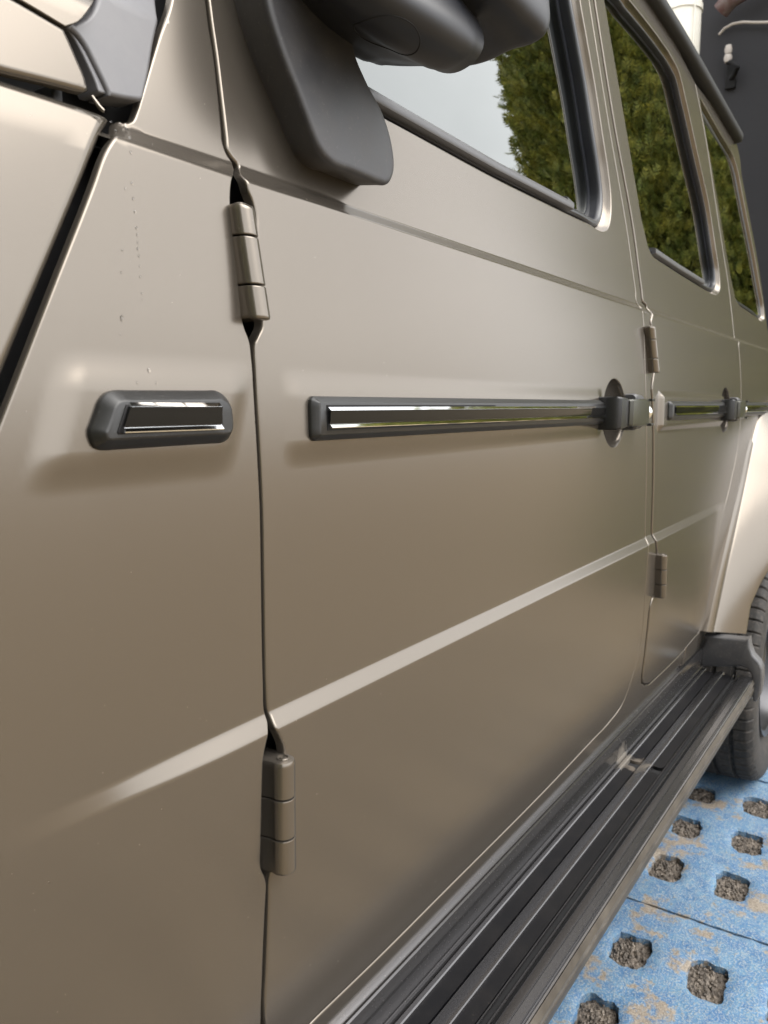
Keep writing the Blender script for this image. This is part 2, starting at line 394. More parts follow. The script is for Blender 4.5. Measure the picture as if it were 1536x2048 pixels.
corner = [(0.3478,1.2402),(0.3457,1.2371),(0.3422,1.2348),(0.3381,1.2333),(0.3342,1.2328),(0.3306,1.2297)]
G_edge = [(0.3306,1.2297),(0.3123,1.2068),(0.2685,1.1224),(0.2276,1.0396),(0.2078,0.9984)]
side_out = join([(.71, 1.88), (.59, 1.88)], sm([(.59, 1.88), (.44, 1.52)] + A_edge[1:], .004), sm(corner, .002), sm(G_edge, .002), sm([G_edge[-1], (-.02, .62), (-.03, .44)], .01), sm([(-.03, .44), (.425, .44)], .01), sm(list(reversed(R_edge)), .0025), sm([R_edge[0], (.483, 1.50), (.71, 1.88)], .006))
panel('side_panel', side_out, h_side, M['paint'], car, r=.0020, grid=(.012, .012), rows=ROWS, extra=gridpts(.225, .428, .97, 1.105, .0035), depth=.005)

# --- front fender ahead of the diagonal joint
F_edge = [(0.3202,1.2304),(0.3222,1.2282),(0.3161,1.2201),(0.3063,1.2048),(0.2618,1.1216),(0.2297,1.0593),(0.2069,1.0138)]
F_top = [(0.2201,1.2306),(0.2555,1.2311),(0.2928,1.2316),(0.3169,1.2313),(0.3202,1.2304)]
fender_out = join(sm([(-.35, 1.235), F_top[0]], .02), sm(F_top, .004), sm(F_edge, .0035), sm([F_edge[-1], (.10, .80), (-.02, .66), (-.2, .62), (-.35, .62)], .01), sm([(-.35, .62), (-.35, 1.235)], .02))
def h_fender(x, z): return _pchip(z, _PZ, _PY) + .001 + .10*np.maximum(z-1.205, 0)
panel('front_fender', fender_out, h_fender, M['paint'], car, r=.0075, grid=(.015, .015), depth=.012)

# --- bonnet side and shoulder
H_back = [(0.3045,1.2399),(0.3039,1.2455),(0.2997,1.2557),(0.2966,1.2626),(0.294,1.2679),(0.2918,1.2711),(0.2889,1.2717)]
H_top = [(0.2889,1.2717),(0.2763,1.2735),(0.2628,1.2754),(0.237,1.2773)]
H_low = [(0.2085,1.2301),(0.2477,1.2321),(0.2777,1.2353),(0.3008,1.2376),(0.3045,1.2399)]
hood_out = join(sm([(-.35, H_low[0][1]), H_low[0]], .02), sm(H_low, .005), sm(H_back, .003), sm(H_top, .004), sm([H_top[-1], (-.35, H_top[-1][1])], .02), sm([(-.35, H_top[-1][1]), (-.35, H_low[0][1])], .02))
panel('bonnet', hood_out, lambda x, z: hood_y(z) + 0*x, M['paint'], car, r=.004, grid=(.012, .006), depth=.005)
BT = join(sm([(0.2377,1.2787),(0.2635,1.2767),(0.2771,1.2749),(0.2894,1.273),(0.2929,1.2726)], .004), sm([(0.2929,1.2726),(0.302,1.2786),(0.3101,1.2882),(0.3245,1.3065),(0.3434,1.3345),(0.3535,1.3513)], .004), sm([(0.3535,1.3513),(0.2432,1.3)], .01), sm([(0.2432,1.3),(0.2377,1.2787)], .01))
panel('bonnet_top', BT, lambda x, z: hood_y(z) + .0008 + 0*x, M['paint'], car, r=.0008, grid=(.012, .008), depth=.01)

# --- plastic cowl corner between bonnet and windscreen pillar
def h_cowl(x, z): return .022 + .16*(z-1.24) + .35*np.maximum(.285-x, 0) + .5*np.maximum(z-1.31, 0)
C_out = join(sm([(0.3491,1.2493),(0.335,1.2466),(0.3245,1.2452)], .003), sm([(0.3252,1.2456),(0.3213,1.2539),(0.3168,1.2628),(0.3117,1.2718),(0.3078,1.2755),(0.3035,1.2774),(0.2998,1.2774)], .003), sm([(0.3085,1.2841),(0.3165,1.2902),(0.3235,1.2993),(0.3284,1.3102),(0.3331,1.3268)], .003), sm([(0.3331,1.3268),(0.3712,1.3584),(0.4077,1.3648)], .006), sm([(0.3989,1.358),(0.3806,1.3218),(0.3692,1.2954),(0.3587,1.2666),(0.3522,1.2511)], .003))
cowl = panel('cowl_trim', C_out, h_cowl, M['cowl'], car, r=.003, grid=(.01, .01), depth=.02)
C_lip = join(sm([(0.3255,1.247),(0.322,1.2548),(0.3175,1.2637),(0.3123,1.2722),(0.3077,1.2763),(0.3031,1.2786)], .003), sm([(0.3024,1.2784),(0.3063,1.2743),(0.31,1.2685),(0.3144,1.2597),(0.3181,1.2506),(0.3193,1.2462),(0.3255,1.247)], .003))
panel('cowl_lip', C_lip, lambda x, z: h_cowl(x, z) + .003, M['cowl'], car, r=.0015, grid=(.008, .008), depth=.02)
mesh('engine_bay_liner', [(-.4, .085, 1.1), (.34, .085, 1.1), (.34, .085, 1.30), (-.4, .085, 1.30), (-.4, .30, 1.44), (.34, .30, 1.44)], [(0, 1, 2, 3), (3, 2, 5, 4)], M['gap'], car)
# dark channel under the bonnet, drain pipe stub
def box(name, lo, hi, material, parent, bev=0.):
    b = bmesh.new(); bmesh.ops.create_cube(b, size=1)
    for v in b.verts: v.co = Vector(lo[i] + (hi[i]-lo[i])*(v.co[i]+.5) for i in range(3))
    if bev: bmesh.ops.bevel(b, geom=b.edges[:], offset=bev, segments=3, affect='EDGES', profile=.5)
    me = bpy.data.meshes.new(name); b.to_mesh(me); b.free(); me.shade_smooth(); me.set_sharp_from_angle(angle=math.radians(40))
    return link(name, me, material, parent)
q_ = [(0.2894,1.2415),(0.297,1.2364)]
box('bonnet_hinge_bracket', (q_[0][0], .030, q_[1][1]-.004), (q_[1][0], .05, q_[0][1]+.002), M['plastic'], car, .002)
q_ = [(0.31,1.2392),(0.3109,1.236),(0.3121,1.2328),(0.3137,1.2304)]
tube('drain_stub', [(x, .020-.002*i, z) for i, (x, z) in enumerate(q_)], [.0012, .0014, .0014, .0012], M['paint'], car, 8)
V = [(x, y, z) for x in (.286, .34) for y, z in ((.016, 1.216), (.022, 1.2205), (.034, 1.222), (.045, 1.223), (.055, 1.223))]
mesh('cowl_channel', V, [(i, i+1, i+6, i+5) for i in range(4)], M['paint'], car, angle=60)

# --- doors
D_left = [(0.4319,1.3507),(0.4318,1.3312),(0.4322,1.3115),(0.4315,1.2778),(0.4304,1.2413),(0.4345,1.2354),(0.4399,1.2312),(0.4343,1.2185),(0.4357,1.2091),(0.4389,1.2024),(0.4407,1.1962),(0.4404,1.1814),(0.4395,1.1517),(0.4396,1.1257),(0.4392,1.1156),(0.4381,1.1087),(0.4332,1.102),(0.4302,1.0973),(0.4291,1.0902),(0.4291,1.0764),(0.4293,1.0538),(0.4307,1.0156),(0.4317,0.9767),(0.4314,0.917),(0.431,0.8557),(0.4314,0.8222),(0.4323,0.807),(0.4334,0.8002),(0.433,0.7915),(0.4375,0.7821),(0.4418,0.7727),(0.4437,0.7627),(0.4452,0.7413),(0.4458,0.7048),(0.4444,0.6824),(0.4382,0.6726),(0.4329,0.6694),(0.4302,0.6644),(0.4288,0.6554),(0.429,0.639),(0.429,0.6112),(0.4286,0.5681),(0.4283,0.5387),(0.4311,0.5165),(0.4397,0.4909),(0.4549,0.4698)]
D_right = [(1.331,1.7355),(1.3358,1.7214),(1.3706,1.5278),(1.4094,1.3401),(1.4185,1.2539),(1.4174,1.2327),(1.4304,1.2278),(1.4092,1.2179),(1.4088,1.1995),(1.4088,1.1277),(1.4147,1.0651),(1.4238,1.0013),(1.4348,0.9221),(1.4449,0.8122),(1.4474,0.8015),(1.4455,0.7928),(1.4437,0.7713),(1.4496,0.6936),(1.4619,0.6232),(1.4565,0.572),(1.4317,0.5273),(1.401,0.4923),(1.3335,0.4776),(1.2336,0.4743)]
D_bot = [(1.2336,0.4743),(1.065,0.4676),(0.7481,0.4655),(0.6102,0.4651),(0.5116,0.4676),(0.4757,0.4667),(0.4549,0.4698)]
W1 = [(0.6315,1.3316),(0.6561,1.33),(0.9042,1.3274),(1.1537,1.3306),(1.2278,1.3318),(1.2591,1.3304),(1.286,1.3337),(1.31,1.3478),(1.3279,1.3718),(1.336,1.3958),(1.3374,1.4441),(1.3187,1.5777),(1.2894,1.7023)]
win1 = join(sm([(.558, 1.302), (.566, 1.300)] + W1 + [(1.288, 1.755), (1.272, 1.778), (1.24, 1.785)], .004), sm([(1.24, 1.785), (.81, 1.76), (.775, 1.745)], .01), sm([(.775, 1.745), (.556, 1.312), (.558, 1.302)], .006))
door1_out = join(sm(D_left, .0025), sm(D_bot[::-1], .012), sm(D_right[::-1], .004), sm([D_right[0], (1.325, 1.89)], .01), sm([(1.325, 1.89), (.72, 1.88)], .02), sm([(.72, 1.88), (.49, 1.50), D_left[0]], .006))
fdoor = panel('front_door', door1_out, h_fdoor, M['paint'], car, holes=[win1], r=.0027, grid=(.014, .014), rows=ROWS,
              extra=gridpts(.438, .50, .98, 1.095, .0035) + gridpts(.50, 1.20, .984, 1.014, .0035) + gridpts(.50, 1.20, 1.061, 1.091, .0035) + gridpts(1.155, 1.195, .985, 1.09, .0035) + disc_pts(HX, HZ, .0555),
              depth=.007, flange=[(.002, .004), (.006, .012), (.010, .016), (.012, .024), (.012, .045)])
_p = np.array(D_right); _d = np.gradient(_p, axis=0); _d /= np.linalg.norm(_d, axis=1)[:, None]
P_left = [(float(x), float(z)) for x, z in _p + np.stack([-_d[:, 1], _d[:, 0]], 1)*.0046]
RD_left = [(1.3634,1.7491),(1.3684,1.7348),(1.405,1.5376),(1.4517,1.3473),(1.4583,1.2587),(1.4601,1.2372),(1.477,1.2327),(1.4782,1.2243),(1.4569,1.1992),(1.4631,1.1817),(1.4693,1.1596),(1.4696,1.1187),(1.4631,1.103),(1.4538,1.0837),(1.458,1.0591),(1.4706,1),(1.4827,0.9186),(1.4932,0.8095),(1.4952,0.7997),(1.4959,0.7922),(1.5054,0.7713),(1.5221,0.7285),(1.5316,0.686),(1.5078,0.6704),(1.5048,0.6127),(1.5085,0.5397),(1.511,0.5136),(1.5192,0.4982),(1.5491,0.4823),(1.5896,0.474)]
RD_right = [(2.0978,1.8384),(2.157,1.7162),(2.2509,1.353),(2.2554,1.2326),(2.2547,1.2231),(2.2393,1.2074),(2.2542,1.1294),(2.2688,1.0165),(2.2602,0.9481),(2.2173,0.8777),(2.1502,0.7983),(2.0715,0.7347),(2.0237,0.6284),(2.0239,0.5539),(2.0186,0.5115),(1.9923,0.4833),(1.8781,0.474)]
fb = [(x, z-.0050) for x, z in D_bot] + [(.430, D_left[-1][1]-.0040)]
RB = [(1.5896,0.474),(1.6565,0.4728),(1.7361,0.4717),(1.8121,0.472),(1.8781,0.474)]
rb_ = [(x, z-.0055) for x, z in RB]
FR = join(sm(P_left[:-1] + fb[1:], .004), sm([fb[-1], (.430, .40)], .01), sm([(.430, .40), (RD_right[-1][0]+.008, .40)], .02), sm([(RD_right[-1][0]+.008, .40), (RD_right[-1][0]+.003, RD_right[-1][1]-.004)], .01), sm([(RD_right[-1][0]+.003, RD_right[-1][1]-.004)] + rb_[::-1], .01),
          sm([(x-.0045, z) for x, z in RD_left[::-1]][1:], .004), sm([(RD_left[0][0]-.0045, RD_left[0][1]), (1.375, 1.89)], .01), sm([(1.375, 1.89), (1.335, 1.89)], .01), sm([(1.335, 1.89), P_left[0]], .01))
panel('side_frame', FR, lambda x, z: body_y(x, z) + .0015 + .002*sstep(.52, .48, z)*0 + .30*np.maximum(.440-z, 0), M['paint'], car, r=.0030, grid=(.02, .014), rows=ROWS, depth=.006)
W2 = [(1.5812,1.8224),(1.6125,1.8239),(1.6915,1.8264),(1.799,1.8267),(1.8758,1.8227),(1.9443,1.8046),(1.9811,1.7543),(2.0466,1.6508),(2.1131,1.5458),(2.1397,1.4396),(2.1501,1.3786),(2.1403,1.3461),(2.1085,1.3262),(2.0623,1.3208),(1.9793,1.3207),(1.7488,1.3268),(1.5884,1.333),(1.5443,1.3396),(1.5293,1.3512),(1.5074,1.3936),(1.4656,1.5798),(1.4227,1.7571)]
_a = W2[-1]
win2 = sm(W2 + [(_a[0]-.005, _a[1]+.022), (_a[0]+.001, _a[1]+.042), (_a[0]+.016, _a[1]+.056), (_a[0]+.05, _a[1]+.062), (W2[0][0]-.03, W2[0][1]+.002)], .005, closed=True)
door2_out = join(sm(RD_left, .004), sm(RB, .012), sm(RD_right[::-1], .005), sm([RD_right[0], (1.9, 1.877), (1.45, 1.890), (1.385, 1.87), RD_left[0]], .012))
rdoor = panel('rear_door', door2_out, h_rdoor, M['paint'], car, holes=[win2], r=.0027, grid=(.018, .016), rows=ROWS,
              extra=gridpts(1.48, 1.53, .985, 1.09, .004) + gridpts(1.53, 2.05, .992, 1.013, .0035) + gridpts(1.53, 2.05, 1.062, 1.082, .0035) + disc_pts(HX2, HZ2, .0555),
              depth=.007, flange=[(.002, .004), (.006, .010), (.010, .013), (.012, .018), (.012, .03)])
# --- rear quarter with its fixed window
Q_left = [(x+.005, z) for x, z in RD_right]
W3 = [(2.1468,1.8117),(2.1682,1.7416),(2.2368,1.5713),(2.2778,1.4446),(2.3107,1.3708),(2.3353,1.3414),(2.3958,1.326),(2.6199,1.3189),(2.7195,1.3141),(2.7714,1.3266),(2.7773,1.3682),(2.7141,1.5007),(2.6368,1.6268),(2.5756,1.7284),(2.5461,1.7559),(2.4983,1.7723),(2.3507,1.7888),(2.1987,1.8091)]
Q_right = [(2.5962,1.8253),(2.6289,1.7883),(2.6273,1.742),(2.6846,1.6422),(2.7646,1.4989),(2.8094,1.3124)]
win3 = sm(W3, .006, closed=True)
q_out = join(sm(Q_left, .006), sm([Q_left[-1], (Q_left[-1][0]+.006, .42)], .01), sm([(Q_left[-1][0]+.006, .42), (2.18, .42)], .02), sm([(2.18, .42), (2.27, .60), (2.40, .86), (2.6, .95), (2.9, 1.0), (3.3, .92), (3.4, .7)], .015), sm([(3.4, .7), (3.40, 1.10)], .02), sm([(3.40, 1.10), (2.95, 1.16), (2.84, 1.22), Q_right[-1]], .01), sm(Q_right[::-1], .008), sm([Q_right[0], (2.3, 1.846), Q_left[0]], .02))
quarter = panel('rear_quarter_panel', q_out, lambda x, z: body_y(x, z) + 0.0005, M['paint'], car, holes=[win3], r=.0038, grid=(.025, .02), rows=ROWS, depth=.02, flange=[(.003, .004), (.008, .012), (.012, .016), (.012, .05)])
# --- black inner structure that closes the shut lines
V = []; zz = np.linspace(.36, 1.30, 40); xx = [-.3, .15, .30, .43, .8, 1.2, 1.45, 2.0, 2.18]
for z in zz:
    for x in xx: V.append((x, float(body_y(x, z)) + .034 + (.02 if x < .3 else 0), z))
nx = len(xx); F = [(j*nx+i, j*nx+i+1, (j+1)*nx+i+1, (j+1)*nx+i) for j in range(len(zz)-1) for i in range(nx-1)]
mesh('inner_structure', V, F, M['gap'], car)
for xs in (.435, 1.44):
    V = []; zz = np.linspace(1.28, 1.74, 12)
    for z in zz:
        for dx in (-.05, .07): V.append((xs+dx+(z-1.28)*(.35 if xs < 1 else -.1), float(body_y(xs, z))+.040, z))
    mesh('pillar_core', V, [(2*j, 2*j+1, 2*j+3, 2*j+2) for j in range(11)], M['gap'], car)
# --- cabin lining and roof
def shell(name, pts_lo, pts_hi, material):
    b = box(name, pts_lo, pts_hi, material, car); return b
cab = box('cabin_lining', (.30, .22, .40), (2.55, 1.62, 1.86), M['dark'], car)
ro = extx('roof', [(.30, 1.868), (.20, 1.870), (.18, 1.885), (.22, 1.900), (.4, 1.915), (.9, 1.925), (1.4, 1.915), (1.60, 1.900), (1.64, 1.885), (1.60, 1.868)], .70, 2.55, M['paint'], car, angle=60)
# --- drip rail along the roof edge
rl = [(1.7148,1.8775),(1.9711,1.868),(2.557,1.8191)]
rail_z = lambda x: float(np.interp(x, [.6, rl[0][0], rl[1][0], rl[2][0], 3], [rl[0][1]+.012, rl[0][1], rl[1][1], rl[2][1], rl[2][1]-.04]))
sec = [(-.012, 0), (.006, .000), (.014, .0015), (.020, .006), (.022, .013), (.022, .021), (.019, .026), (.012, .029), (-.012, .030)]
rings = []
for x, k in [(x_, 1) for x_ in np.linspace(.7, rl[2][0]-.01, 16)] + [(rl[2][0]+.008, .97), (rl[2][0]+.018, .88), (rl[2][0]+.024, .72)]:
    z0 = rail_z(x); rings.append([(x, float(body_y(x, z0)) - o*k, z0+.015+(dz-.015)*k) for o, dz in sec])
loft('drip_rail', rings, M['rail'], car, angle=50)

# ------------------------------------------------------------------ windows
def pane(name, poly, dep, parent, inset=.0, step=.03):
    a = ccw(poly); a = a + innorm(a)*inset; a = a[::2]
    V = [(x, float(body_y(1.0, max(z, 1.24))) + dep, z) for x, z in a]
    me = mesh(name, V, [tuple(range(len(V)))], M['glass'], parent, angle=None)
    b = bmesh.new(); b.from_mesh(me.data); bmesh.ops.triangulate(b, faces=b.faces[:])
    bmesh.ops.recalc_face_normals(b, faces=b.faces)
    for f in b.faces:
        if f.normal.y > 0: f.normal_flip()
        f.smooth = False
    b.to_mesh(me.data); b.free(); return me
def gplane(z): return .0155+.0125+.1565*(z-1.24)
def flatpane(name, poly, dep, parent, inset):
    a = ccw(poly); a = a + innorm(a)*inset; V = [(x, gplane(z)+dep, z) for x, z in a]; n = len(V)
    me = bpy.data.meshes.new(name); me.from_pydata(V, [], [tuple(range(n))]); b = bmesh.new(); b.from_mesh(me); bmesh.ops.triangulate(b, faces=b.faces[:])
    for f in b.faces:
        if f.normal.y > 0: f.normal_flip()
    b.to_mesh(me); b.free(); return link(name, me, M['glass'], parent)
def ring(name, poly, levels, material, parent):
    a = ccw(poly); n = innorm(a); V = []; F = []; m = len(a)
    for ins, dep in levels:
        for c in a + n*ins: V.append((c[0], gplane(c[1])+dep, c[1]))
    for k in range(len(levels)-1):
        for i in range(m): j = (i+1) % m; F.append((k*m+i, k*m+j, (k+1)*m+j, (k+1)*m+i))
    return mesh(name, V, F, material, parent, angle=50, recalc=False)
SEAL2 = [(.009, .030), (.0095, .011), (.011, .0080), (.013, .007), (.016, .0075), (.0175, .010), (.0185, .014), (.0187, .019), (.023, .0195), (.0235, .026)]
SEAL = [(.009, .030), (.0095, .014), (.011, .0105), (.014, .009), (.018, .0095), (.0205, .012), (.0215, .018), (.022, .028), (.030, .0285), (.0305, .034)]
flatpane('window_pane', win1, .031, fdoor, .020); flatpane('window_pane', win2, .021, rdoor, .016)
ring('window_seal', win1, SEAL, M['seal'], fdoor); ring('window_seal', win2, SEAL2, M['seal'], rdoor)
flatpane('window_pane', win3, .010, quarter, .010)
ring('window_seal', win3, [(.008, .018), (.009, .009), (.012, .008), (.016, .009), (.018, .0115)], M['seal'], quarter)
def strip_bar(name, line, hgt, lift, outd, material, parent):
    """Weatherstrip lying along the lower edge of a window."""
    V = []; F = []; sec = [(0, .012), (0, .002), (.0015, -.001), (.004, -.002), (hgt-.003, -.0015), (hgt-.001, 0), (hgt, .003), (hgt+.0005, .02), (0, .02)]
    for x, z in line:
        for dz, dy in sec: V.append((x, gplane(z)+dy+outd, z+lift+dz))
    n = len(sec)
    for k in range(len(line)-1):
        for i in range(n): j = (i+1) % n; F.append((k*n+i, k*n+j, (k+1)*n+j, (k+1)*n+i))
    F += [tuple(range(n)), tuple((len(line)-1)*n+i for i in range(n))]
    return mesh(name, V, F, material, parent, angle=40, recalc=True)
b1 = [q for q in W1[:5]]; b1 = [(.575, W1[0][1])] + b1[1:4] + [(1.130, W1[3][1]+.0035)]
strip_bar('weatherstrip', b1, .0125, .0105, .0035, M['sealgrey'], fdoor)
b2 = [(1.5884,1.333),(1.7488,1.3268),(1.9793,1.3207)]
strip_bar('weatherstrip', [(b2[0][0]-.01, b2[0][1]), b2[1], (b2[2][0]-.01, b2[2][1]+.002)], .0125, .0095, .0035, M['sealgrey'], rdoor)

# ------------------------------------------------------------------ hinges (three knuckles and a pin each)
def hinge(cx, cy, z0, z1, cuts, lean, rad, par):
    root = empty('door_hinge', (cx, cy, z0)); setpar(root, par)
    sec = [(cx+rad*math.cos(t), cy+rad*math.sin(t)) for t in np.linspace(math.radians(-200), math.radians(20), 20)]
    sec += [(cx+rad*1.0, cy+.035), (cx-rad*1.35, cy+.035), (cx-rad*1.15, cy+.012)]
    zs = [z0] + list(cuts) + [z1]
    a0 = np.array(sec); cen = a0.mean(0)
    for k in range(3):
        za, zb = zs[k] + (.0006 if k else 0), zs[k+1] - (.0006 if k < 2 else 0); rings = []
        e = .0009; eb = .0032 if k == 2 else e; ea = .002 if k == 0 else e
        for z, s in ((za, ea), (za+ea*.3, ea*.3), (za+ea, 0), (za+ea*1.4, 0), (za+ea*2, 0), (zb-eb*2, 0), (zb-eb*1.4, 0), (zb-eb, 0), (zb-eb*.3, eb*.3), (zb, eb)):
            q = ccw(a0); q = q + innorm(q)*s; dx, dy = lean[0]*(z-z0), lean[1]*(z-z0)
            rings.append([(x+dx, y+dy, z) for x, y in q])
        loft('knuckle', rings, M['paint'], root, angle=40)
    dx, dy = lean[0]*(z1-z0), lean[1]*(z1-z0)
    for r0, r1, zt in ((.0052, .0044, .0009), (.0022, .0016, .0006)):
        rings = [[(cx+dx+rr*math.cos(t), cy+dy+rr*math.sin(t), z1+dz) for t in np.linspace(0, 2*math.pi, 20, endpoint=False)] for rr, dz in ((r0, -.001), (r0, zt*.6), (r0*.95, zt), (r1, zt), (r1, -.0002))]
        loft('hinge_pin', rings, M['paint'], root, angle=30, cap=(False, True))
    return root
hinge(.4265, -.0035, 1.1130, 1.1955, (1.1375, 1.1725), (-.055, .13), .0098, car)
hinge(.4370, -.0095, .6665, .7650, (.6975, .7325), (.0, -.01), .0102, car)
hinge(1.446, -.0015, 1.1080, 1.1890, (1.1330, 1.1660), (-.30, .06), .0105, car)
hinge(1.532, -.0110, .6720, .7630, (.7010, .7320), (-.24, -.04), .0105, car)

# ------------------------------------------------------------------ side marker, trim strips, handles
mk = [(0.2995,1.0592),(0.3816,1.0602),(0.389,1.0571),(0.3945,1.0507),(0.396,1.0428),(0.3954,1.0313),(0.3916,1.0253),(0.3847,1.023),(0.2883,1.0222),(0.2825,1.024),(0.2791,1.0302),(0.2788,1.035),(0.2873,1.0524),(0.2922,1.0573)]
mk = sm(mk, .0025, closed=True)
marker = plate('marker_base', mk, [(0, -.003), (0, .0015), (.0004, .0026), (.0009, .0034), (.0060, .0094), (.0066, .0099), (.0076, .0103)], h_side, M['trim'], car, angle=22)
mi = [(0.2999,1.0503),(0.3765,1.0514),(0.3792,1.0493),(0.3789,1.0344),(0.3764,1.0327),(0.2932,1.0321),(0.2926,1.0337)]
plate('marker_inlay_bed', join(mi), [(0, .0100), (0, .0108), (.0006, .0111)], h_side, M['rubber'], car)
zc = (mi[1][1] + mi[4][1])/2 + .0002; hh = .0094
CHR = lambda zc, hh, o: [(zc+hh, o-.002), (zc+hh, o+.0006), (zc+hh-.0026, o+.0034), (zc+hh-.0034, o+.0034), (zc+.30*hh, o+.0022), (zc-.25*hh, o+.0021), (zc-hh+.0046, o+.0014), (zc-hh+.0038, o+.0016), (zc-hh+.0009, o+.0044), (zc-hh+.0002, o+.0040), (zc-hh, o-.002)]
xa, xb = mi[6][0], mi[0][0]
slats('marker_chrome', CHR(zc, hh, .0108), lambda z: xa + .0022 + (xb-xa)*(z-(zc-hh))/(2*hh)*1.0, mi[2][0]-.0030, h_side, M['chrome'], car)
def gloss(zc, hh, o): return [(zc+hh-.0027, o), (zc+hh-.0027, o+.0036), (zc+.30*hh, o+.0030), (zc-.25*hh, o+.0027), (zc-hh+.0040, o+.0020), (zc-hh+.0040, o)]  # added face over the chrome, carrying its dark reflection as black colour
slats('marker_reflection', gloss(zc, hh, .0108), lambda z: xa + .0020 + (xb-xa)*(z-(zc-hh))/(2*hh), mi[2][0]-.0028, h_side, M['gloss'], car)
def trim_strip(x0, x1, h, parent, lbev=.012):
    z0, z1 = 1.0205, 1.0572
    out = join(sm([(x0+.004, z1), (x1, z1)], .02), sm([(x1, z1), (x1, z0)], .01), sm([(x1, z0), (x0+.005, z0)], .02), sm([(x0+.005, z0), (x0+.001, z0+.003), (x0, z0+.008), (x0, z1-.007), (x0+.001, z1-.003), (x0+.004, z1)], .0015))
    b = plate('trim_strip', out, [(0, -.004), (0, .0015), (.0004, .0026), (.0008, .0032), (.0046, .0077), (.0051, .0081), (.0060, .0084)], h, M['trim'], parent, angle=22)
    zc = 1.0395; slats('trim_strip_bed', [(zc+.0105, .006), (zc+.0105, .0089), (zc-.0105, .0089), (zc-.0105, .006)], x0+lbev+.002, x1-.0005, h, M['rubber'], parent)
    slats('chrome_inlay', CHR(zc, .0088, .0085), x0+lbev+.0035, x1-.001, h, M['chrome'], parent)
    slats('inlay_reflection', gloss(zc, .0088, .0085), x0+lbev+.0033, x1-.0008, h, M['gloss'], parent)
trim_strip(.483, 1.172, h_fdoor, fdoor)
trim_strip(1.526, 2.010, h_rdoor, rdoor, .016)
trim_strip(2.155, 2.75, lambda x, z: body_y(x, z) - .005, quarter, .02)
def handle(hx, hz, parent, plain):
    """Pull handle bridging the finger bowl: dark mount, painted grip with open rear end, lock barrel."""
    root = empty('door_handle', (hx, -.01, hz)); setpar(root, parent)
    def lf(name, secs, m, n=28):   # secs: (x, y0, y1, z0, z1, r)
        rings = []
        for x, y0, y1, z0, z1, r_ in secs:
            p = []
            for cy_, cz_, a0 in ((y1-r_, z1-r_, 0), (y0+r_, z1-r_, 90), (y0+r_, z0+r_, 180), (y1-r_, z0+r_, 270)):
                for t in range(5): a = math.radians(a0+t*22.5); p.append((x, cy_+r_*math.cos(a), cz_+r_*math.sin(a)))
            rings.append(p)
        return loft(name, rings, m, root, angle=38)
    y = -.002
    lf('handle_mount', [(hx-.083, y-.014, y+.01, hz-.022, hz+.024, .004), (hx-.081, y-.030, y+.01, hz-.0248, hz+.0258, .004), (hx-.077, y-.0345, y+.01, hz-.0245, hz+.0258, .005), (hx-.050, y-.0328, y+.01, hz-.0230, hz+.0248, .005), (hx-.030, y-.0310, y-.012, hz-.0212, hz+.0236, .005), (hx-.022, y-.0304, y-.014, hz-.0198, hz+.0220, .005)], M['blackgrip'])
    lf('grip', [(hx-.034, y-.033, y-.014, hz-.0195, hz+.0215, .004), (hx-.030, y-.0375, y-.014, hz-.0205, hz+.0222, .004), (hx+.000, y-.0372, y-.016, hz-.0208, hz+.0226, .0035), (hx+.045, y-.0345, y-.016, hz-.0212, hz+.0232, .0030), (hx+.072, y-.0322, y-.014, hz-.0214, hz+.0234, .0030)], M['grip'])
    for s in (-1, 1):
        zc_ = hz+.001+s*.0205
        lf('grip_flange', [(hx+.070, y-.0365, y+.004, zc_-.0020, zc_+.0020, .0012), (hx+.095, y-.034, y+.006, zc_-.0020, zc_+.0020, .0012), (hx+.108, y-.026, y+.006, zc_-.0018, zc_+.0018, .0012)], M['trim'])
    lf('lock_body', [(hx+.070, y-.030, y+.01, hz-.016, hz+.018, .004), (hx+.085, y-.028, y+.01, hz-.016, hz+.018, .004)], M['gap'])
    V = [(hx+.088 + a*.010, y-.021+.011*math.cos(t)*b, hz+.001+.013*math.sin(t)*b) for a, b in ((-.4, 1), (.2, 1), (.5, .8), (.6, .0001)) for t in np.linspace(0, 2*math.pi, 24, endpoint=False)]
    V = [(hx+.086 - (x-(hx+.088)), yy, z) for x, yy, z in V]
    loft('lock_barrel', [V[i*24:(i+1)*24] for i in range(4)], M['chrome'], root, angle=40)
    lf('handle_base', [(hx+.052, y-.014, y+.012, hz-.027, hz+.030, .006), (hx+.056, y-.017, y+.012, hz-.029, hz+.032, .007), (hx+.105, y-.012, y+.012, hz-.027, hz+.030, .007), (hx+.112, y-.006, y+.012, hz-.024, hz+.027, .006)], M['greyplastic'])
handle(HX, HZ, fdoor, True)
handle(HX2, HZ2, rdoor, True)

# ------------------------------------------------------------------ wing mirror
mirror = empty('wing_mirror', (.5, .04, 1.30)); setpar(mirror, car)
child = setpar
mb = sm([(.458, 1.42), (.459, 1.375), (.465, 1.342), (.475, 1.318), (.490, 1.292), (.503, 1.268), (.509, 1.2590), (.519, 1.2535), (.545, 1.2528), (.585, 1.2525), (.599, 1.2545), (.606, 1.263), (.606, 1.288), (.598, 1.305), (.575, 1.327), (.561, 1.345), (.557, 1.38), (.556, 1.42)], .003, closed=True)
child(plate('mirror_foot', mb, [(.003, -.020), (.001, -.002), (-.002, .012), (-.0050, .0330), (-.0060, .0375), (-.0061, .0395), (-.0056, .0413), (-.0044, .0427), (-.0026, .0436), (.0, .0440)], lambda x, z: .043 + .10*(z-1.26), M['foot'], None, angle=70), mirror)
